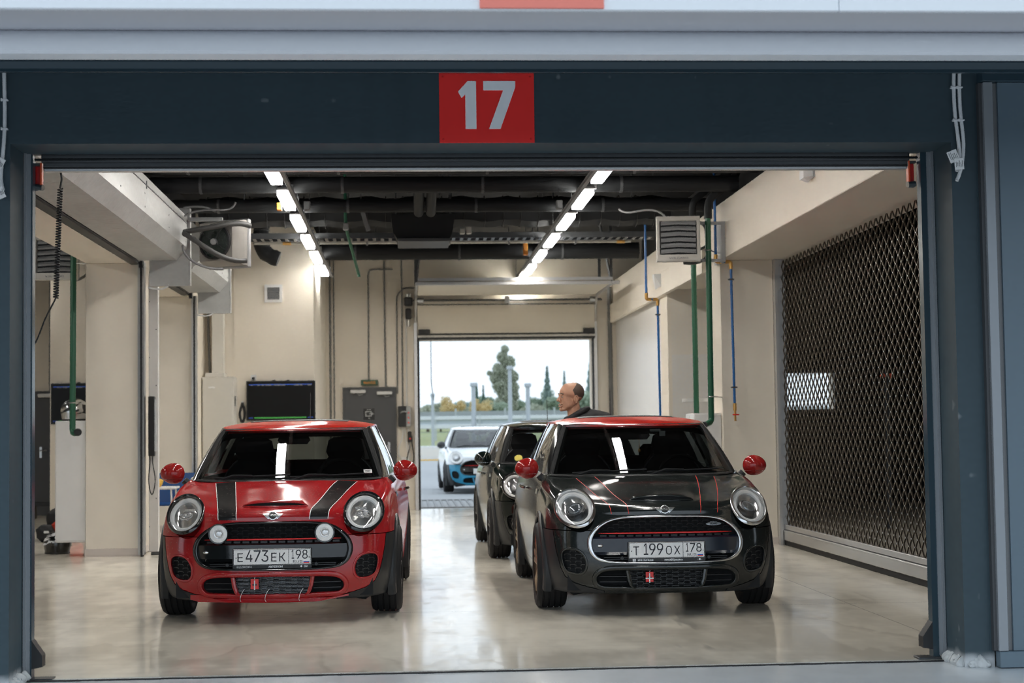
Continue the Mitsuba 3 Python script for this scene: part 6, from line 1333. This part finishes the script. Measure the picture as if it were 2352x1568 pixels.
# ---------------------------------------------------------------- the man between the cars
def chain(joints, bones):
    parts = []
    for a, b in bones:
        (pa, ra), (pb, rb) = joints[a], joints[b]
        sa = m3.Manifold.sphere(ra, 20).translate(tuple(pa)); sb = m3.Manifold.sphere(rb, 20).translate(tuple(pb)); parts.append((sa+sb).hull())
    return m3.Manifold.batch_boolean(parts, m3.OpType.Add)
def soften(M, edge, n):
    return smooth_mesh(tri(M.refine_to_length(edge)), n)
def build_man():
    t = thing('person', 'smiling man with cropped hair and a dark jacket leaning between the two dark cars', 'person')
    OX, OY = 1.90, 15.36; A = lambda x, y, z: np.array([OX+x, OY+y, z])
    J = dict(pel=(A(.12, .06, .93), .155), bel=(A(.06, .04, 1.08), .150), che=(A(-.08, .0, 1.25), .165), up=(A(-.19, -.01, 1.33), .135), nk=(A(-.255, -.01, 1.405), .062), nk2=(A(-.315, -.02, 1.470), .060),
             sl=(A(-.31, -.19, 1.29), .078), sr=(A(-.02, .19, 1.355), .080), el=(A(-.36, -.20, 1.04), .052), er=(A(.06, .28, 1.08), .052), wl=(A(-.52, -.13, .90), .034), wr=(A(.0, .16, .90), .034),
             hl=(A(.06, -.08, .90), .115), hr=(A(.16, .12, .90), .115), kl=(A(.02, -.12, .49), .070), kr=(A(.18, .14, .49), .070), al=(A(.02, -.10, .09), .046), ar=(A(.20, .15, .09), .046))
    jac = chain(J, [('pel', 'bel'), ('bel', 'che'), ('che', 'up'), ('up', 'sl'), ('up', 'sr'), ('che', 'sl'), ('che', 'sr'), ('sl', 'el'), ('el', 'wl'), ('sr', 'er'), ('er', 'wr')])
    part(t, 'jacket', soften(jac, .022, 12), 'm_jacket', True)
    hood = tube(smooth_path([A(-.43, -.09, 1.345), A(-.35, -.125, 1.39), A(-.235, -.08, 1.452), A(-.205, .03, 1.455), A(-.27, .10, 1.42), A(-.40, .10, 1.36)], 6), [.030]*31, 10); part(t, 'jacket__collar', hood, 'm_jacket', True)
    holders.add(t+'__jacket')
    part(t, 'shirt', soften(chain(dict(a=(A(-.23, -.01, 1.385), .078), b=(A(-.275, -.01, 1.405), .072)), [('a', 'b')]), .02, 5), 'm_shirt', True)
    legs = chain(J, [('pel', 'hl'), ('pel', 'hr'), ('hl', 'kl'), ('kl', 'al'), ('hr', 'kr'), ('kr', 'ar'), ('hl', 'hr')]); part(t, 'trousers', soften(legs, .03, 8), 'm_trousers', True)
    for nm in ('al', 'ar'):
        p = J[nm][0]; sh = (m3.Manifold.sphere(.048, 16).translate((p[0]+.03, p[1], .05)) + m3.Manifold.sphere(.038, 16).translate((p[0]-.17, p[1], .038))).hull() ^ m3.Manifold.cube((2, 2, 1)).translate((p[0]-1, p[1]-1, 0)); part(t, 'shoe', soften(sh, .02, 4), 'm_black', True)
    # head in its own frame: -x is forwards, then turned a little to the camera
    S = 1.0; sph = lambda x, y, z, r: m3.Manifold.sphere(r, 28).translate((x, y, z)); H = lambda *a: m3.Manifold.batch_hull([sph(*q) for q in a])
    head = H((.035, 0, .055, .083), (-.030, 0, .050, .078), (.030, 0, .085, .068), (-.03, 0, .075, .066))
    face = H((-.040, 0, .03, .068), (-.045, 0, -.045, .050), (-.062, 0, -.088, .026), (-.030, .030, -.055, .035), (-.030, -.030, -.055, .035), (.010, 0, -.03, .066))
    jaw = H((-.066, .010, -.095, .020), (-.066, -.010, -.095, .020), (.012, .046, -.045, .020), (.012, -.046, -.045, .020))
    nose = H((-.102, 0, .018, .009), (-.125, 0, -.022, .0105), (-.108, .013, -.026, .009), (-.108, -.013, -.026, .009), (-.095, 0, -.028, .012))
    brow = H((-.098, .032, .032, .011), (-.098, -.032, .032, .011)) 
    cheek = m3.Manifold.batch_boolean([sph(-.060, s*.034, -.030, .021) for s in (-1, 1)], m3.OpType.Add)
    lips = H((-.104, .012, -.062, .0065), (-.104, -.012, -.062, .0065), (-.082, .026, -.052, .006), (-.082, -.026, -.052, .006)) + H((-.102, .010, -.076, .0065), (-.102, -.010, -.076, .0065), (-.082, .022, -.066, .006), (-.082, -.022, -.066, .006))
    chin = sph(-.080, 0, -.098, .021); sock = m3.Manifold.batch_boolean([sph(-.108, s*.033, .010, .0145) for s in (-1, 1)], m3.OpType.Add); mouth = H((-.112, .014, -.069, .0045), (-.112, -.014, -.069, .0045), (-.088, .026, -.058, .004), (-.088, -.026, -.058, .004))
    neck = H((.025, 0, -.03, .058), (.055, 0, -.17, .062))
    M = (head + face + jaw + nose + brow + cheek + lips + chin + neck - sock - mouth).refine_to_length(.007); skin = smooth_mesh(tri(M), 9)
    ears = []
    for s in (-1, 1):
        e = tube([(.020+.020*math.cos(a)*(1 if math.sin(a) > 0 else .7), s*.083, -.002+.033*math.sin(a)) for a in np.arange(20)*2*PI/20], .0065, 8, closed=True); c = ball((.020, s*.078, .0), .018, 2, (.8, .35, 1.6)); ears += [e, c]
    C = trimesh.transformations.translation_matrix(A(-.365, -.03, 1.555)) @ trimesh.transformations.rotation_matrix(.30, (0, 0, 1)) @ trimesh.transformations.rotation_matrix(.10, (0, 1, 0)) @ np.diag([1.04, 1.04, 1.04, 1])
    P = lambda n, m, b, s=True, **k: part(t, n, m.copy().apply_transform(C), b, s, **k)
    P('head', cat(skin, *ears), 'm_skin'); holders.add(t+'__head')
    hair = man(ball((.029, 0, .064), .0892, 4, (1.05, .965, 1.01))).trim_by_plane((.80, 0, -.60), -.060).trim_by_plane((.5, 0, .866), -.016)
    P('hair', tri(hair), 'm_hair', 40); P('eye', cat(*[ball((-.0880, s*.029, .010), .0105, 2) for s in (-1, 1)]), 'm_eye'); P('pupil', cat(*[ball((-.0962, s*.030, .009), .0054, 2) for s in (-1, 1)]), 'm_black'); P('eyebrow', cat(*[tube(smooth_path([(-.106, s*.014, .037), (-.109, s*.032, .041), (-.094, s*.052, .034)], 4), .0042, 6) for s in (-1, 1)]), 'm_hair')
    P('teeth', tube(smooth_path([(-.094, -.020, -.064), (-.104, 0, -.068), (-.094, .020, -.064)], 4), .0045, 6), 'm_eye')
    for nm, s in (('wl', -1), ('wr', 1)):
        w = J[nm][0]; f = np.array([-.85, .15, -.5]); f /= np.linalg.norm(f); up = np.array([0, 0, 1.0]); a = np.cross(up, f); a /= np.linalg.norm(a); b = np.cross(f, a)
        pt = lambda u, v, h: w + f*u + a*v + b*h
        hs = [m3.Manifold.batch_hull([m3.Manifold.sphere(.020, 12).translate(tuple(pt(.03, v, 0))) for v in (-.018, .018)] + [m3.Manifold.sphere(.014, 12).translate(tuple(pt(.095, v, 0))) for v in (-.030, .030)])]
        for v, L in ((-.032, .066), (-.011, .078), (.011, .074), (.032, .058)):
            q = [pt(.095, v, 0), pt(.095+L*.5, v, -.006), pt(.095+L*.82, v, -.022), pt(.095+L*.95, v, -.042)]
            for i in range(3): hs.append(m3.Manifold.batch_hull([m3.Manifold.sphere(.0088-.0006*i, 10).translate(tuple(q[i])), m3.Manifold.sphere(.0082-.0006*i, 10).translate(tuple(q[i+1]))]))
        q = [pt(.035, -s*.020, -.004), pt(.060, -s*.050, -.014), pt(.088, -s*.058, -.024)]
        for i in range(2): hs.append(m3.Manifold.batch_hull([m3.Manifold.sphere(.0105-.001*i, 10).translate(tuple(q[i])), m3.Manifold.sphere(.0095-.001*i, 10).translate(tuple(q[i+1]))]))
        hs.append(m3.Manifold.batch_hull([m3.Manifold.sphere(.028, 12).translate(tuple(w-f*.03)), m3.Manifold.sphere(.022, 12).translate(tuple(pt(.03, 0, 0)))]))
        part(t, 'hand', smooth_mesh(tri(m3.Manifold.batch_boolean(hs, m3.OpType.Add).refine_to_length(.005)), 5), 'm_skin', True)
build_man()

# ---------------------------------------------------------------- beyond the rear door
struct('land_bank', grid(np.array([[(x, y, z) for y, z in ((76, -.02), (77.5, .35), (84, .55), (95, .95), (110, 1.10), (160, 1.6), (260, 2.6))] for x in np.linspace(-70, 90, 40)]), True), 'm_grass', True)
t = thing('track_barrier', 'low pale concrete barrier along the far edge of the tarmac', 'barrier')
for k, x in enumerate(np.arange(-8, 26, 4.0)): part(t, 'block', bx(x+.02, x+3.98, 74.5, 75.0, -.02, .62, .03), 'm_barrier', False)
part(t, 'kerb_line', bx(-8, 26, 73.6, 74.3, -.02, .03), 'm_yellow', False)
t = thing('guard_rail', 'pale steel guard rail with white posts beyond the barrier', 'guard rail')
part(t, 'rail', cat(bx(-10, 30, 90, 90.1, 1.42, 1.66, .02), bx(-10, 30, 90.0, 90.1, 1.90, 2.10, .02)), 'm_barrier', False)
part(t, 'band', bx(-10, 30, 90.12, 90.18, 1.64, 1.95), 'm_fence', False)
for x in np.arange(-8, 28, 2.4): part(t, 'post', bx(x-.05, x+.05, 90.0, 90.12, .55, 2.2), 'm_pole', False)
t = thing('wire_fence', 'tall grey catch fence with a dark top band in front of the trees', 'fence')
for x in np.arange(-12, 34, 3.0): part(t, 'post', tube([(x, 100, .8), (x, 100, 2.65)], .06, 8), 'm_pole', 30)
part(t, 'band', bx(-12, 34, 100.0, 100.05, 2.05, 2.48), 'm_barrier_grey', False)
part(t, 'wire', cat(*[tube([(-12, 100, z), (34, 100, z)], .012, 4) for z in np.arange(1.0, 2.05, .22)]), 'm_fence', True)
for lab, x, y, h, r in (('tallest pale lamp pole, in front of the birch', 4.83, 76.5, 4.1, .11), ('shorter pale pole left of the birch', 3.15, 77, 3.35, .12), ('shorter pale pole right of the birch', 5.70, 77, 3.30, .12), ('thin faint pole at the left of the rear view', 1.25, 78, 2.9, .08)):
    t = thing('pole', lab, 'pole'); part(t, 'shaft', tube([(x, y, .1), (x, y, h)], [r, r*.8], 12), 'm_pole', 30); part(t, 'cap', bx(x-r*1.3, x+r*1.3, y-r*1.3, y+r*1.3, h, h+.18, .03), 'm_pole', False)
def leaves(pts, size, rng, tilt=1.0):
    n = len(pts); u = rng.normal(size=(n, 3)); u /= np.linalg.norm(u, axis=1, keepdims=True); w = np.cross(u, rng.normal(size=(n, 3))); w /= np.linalg.norm(w, axis=1, keepdims=True); s = (size*(.6+.8*rng.random(n)))[:, None]
    V = np.stack([pts+u*s, pts+w*s*.7, pts-u*s, pts-w*s*.7], 1).reshape(-1, 3); i = np.arange(n)*4
    return tm(V, np.stack([i, i+1, i+2, i+3], 1))
def tree(lab, x, y, z0, h, w, kind, m, seed, n=900, cat_='tree', name='tree'):
    rng = np.random.default_rng(seed); t = thing(name, lab, cat_); pts = []; n = n*3
    if kind == 'spruce':
        q = rng.random(n)**.7; a = rng.random(n)*2*PI; tier = .55+.45*np.abs(((q*9) % 1)-.5)*2; rad = w/2*(1-q*.97)*tier*np.sqrt(rng.random(n)*.7+.3); pts = np.stack([x+rad*np.cos(a), y+rad*np.sin(a), z0+h*(.06+.94*q)-.25*rad], 1); size = .026*w+.03; n = n
    elif kind == 'birch':
        cl = [(0, .93, .17), (-.12, .84, .26), (.16, .78, .30), (-.28, .70, .30), (.10, .64, .36), (.36, .62, .24), (-.45, .60, .24), (-.22, .52, .38), (.30, .50, .30), (-.70, .66, .10), (.05, .42, .42), (-.12, .30, .42), (.25, .30, .32), (.42, .40, .20), (0, .18, .42)]
        for cx, cz, r in cl:
            k = int(n*r*.36)+10; d = rng.normal(size=(k, 3)); d /= np.linalg.norm(d, axis=1, keepdims=True); d *= rng.random((k, 1))**.45; pts.append(np.array([x+cx*w*.62, y, z0+cz*h])+d*np.array([r*w*.62, r*w*.62, r*h*.26]))
        pts = np.vstack(pts); size = .034*w
    else:
        cl = [(rng.uniform(-.35, .35), rng.uniform(.30, .85), rng.uniform(.22, .40)) for _ in range(9)]
        for cx, cz, r in cl:
            k = n//9; d = rng.normal(size=(k, 3)); d /= np.linalg.norm(d, axis=1, keepdims=True); d *= rng.random((k, 1))**.4; pts.append(np.array([x+cx*w, y+rng.uniform(-.2, .2)*w, z0+cz*h*.85])+d*np.array([r*w*.7, r*w*.7, r*h*.45]))
        pts = np.vstack(pts); size = .028*w+.025
    part(t, 'crown', leaves(pts, size, rng), m, False)
    part(t, 'trunk', tube([(x, y, z0-.4), (x+.02*w, y, z0+h*(.9 if kind != 'bush' else .4))], [.035*w+.04, .012*w], 8), 'm_bark' if kind != 'birch' else 'm_pole', 30)
tree('tall loose birch behind the tallest pole in the rear view', 7.85, 130, 1.2, 7.0, 2.9, 'birch', 'm_leaf_pale', 11, 2600)
tree('broad green tree low behind the birch trunk', 7.3, 136, 1.3, 3.4, 3.0, 'bush', 'm_leaf_green', 12, 1500)
tree('broad green tree right of the birch trunk', 8.9, 138, 1.3, 3.0, 2.4, 'bush', 'm_leaf_green', 13, 1200)
tree('loose grey green tree left of the two dark spruces', 4.15, 128, 1.3, 3.2, 1.7, 'bush', 'm_leaf_blue', 14, 900)
tree('dark spruce, first left of the birch', 5.40, 126, 1.2, 3.75, .85, 'spruce', 'm_leaf_dark', 15, 900)
tree('dark spruce, second left of the birch', 5.95, 127, 1.2, 3.6, .75, 'spruce', 'm_leaf_dark', 16, 900)
tree('yellow autumn bush at the left of the rear view', 3.5, 122, 1.2, 3.1, 1.9, 'bush', 'm_leaf_yellow', 17, 900)
tree('yellow autumn bush below the dark spruces', 5.45, 120, 1.2, 2.9, 1.6, 'bush', 'm_leaf_yellow', 18, 800)
tree('spruce rising right of the birch', 11.35, 132, 1.2, 5.2, 1.7, 'spruce', 'm_leaf_blue', 19, 1200)
tree('rounded green tree beside the right hand spruce', 12.2, 134, 1.2, 4.1, 2.3, 'bush', 'm_leaf_green', 20, 1300)
tree('slim pale tree between the right hand spruces', 13.5, 140, 1.3, 5.0, 1.2, 'spruce', 'm_leaf_blue', 21, 700)
tree('tall blue green spruce at the right edge of the rear view', 15.1, 134, 1.2, 6.0, 2.0, 'spruce', 'm_leaf_blue', 22, 1300)
tree('broad pale green tree at the right edge of the rear view', 15.3, 128, 1.2, 4.2, 3.2, 'bush', 'm_leaf_green', 23, 1500)
for k, (x, w, h, m) in enumerate(((-1.5, 4, 1.9, 'm_leaf_pale'), (1.6, 3.6, 2.0, 'm_leaf_pale'), (2.6, 2.2, 1.7, 'm_leaf_green'), (4.6, 2.6, 1.6, 'm_leaf_pale'), (6.4, 2.6, 1.9, 'm_leaf_green'), (9.9, 3.0, 1.9, 'm_leaf_pale'), (10.7, 2.6, 2.3, 'm_leaf_green'), (13.2, 3.2, 2.5, 'm_leaf_green'), (17.5, 4, 3.2, 'm_leaf_green'))):
    lab = ('pale low bush outside the left edge of the rear opening', 'pale low bush at the far left of the rear view', 'green bush beside the far left pale one', 'pale bush under the yellow autumn bushes', 'low green bush left of the birch foot', 'pale low bush right of the birch', 'green bush at the foot of the right hand spruce', 'green bush behind the smiling man', 'green bush outside the right edge of the rear opening')[k]
    tree(lab, x, 124+k % 3, 1.2, h*1.4, w, 'bush', m, 40+k, 900, 'bush', 'bush')
tree('large rounded green tree rising left of the smiling man', 11.0, 133, 1.2, 3.7, 2.6, 'bush', 'm_leaf_green', 24, 1500)
tree('long row of far trees on the skyline', 5, 170, 1.6, 3.2, 9, 'bush', 'm_leaf_blue', 60, 1600)
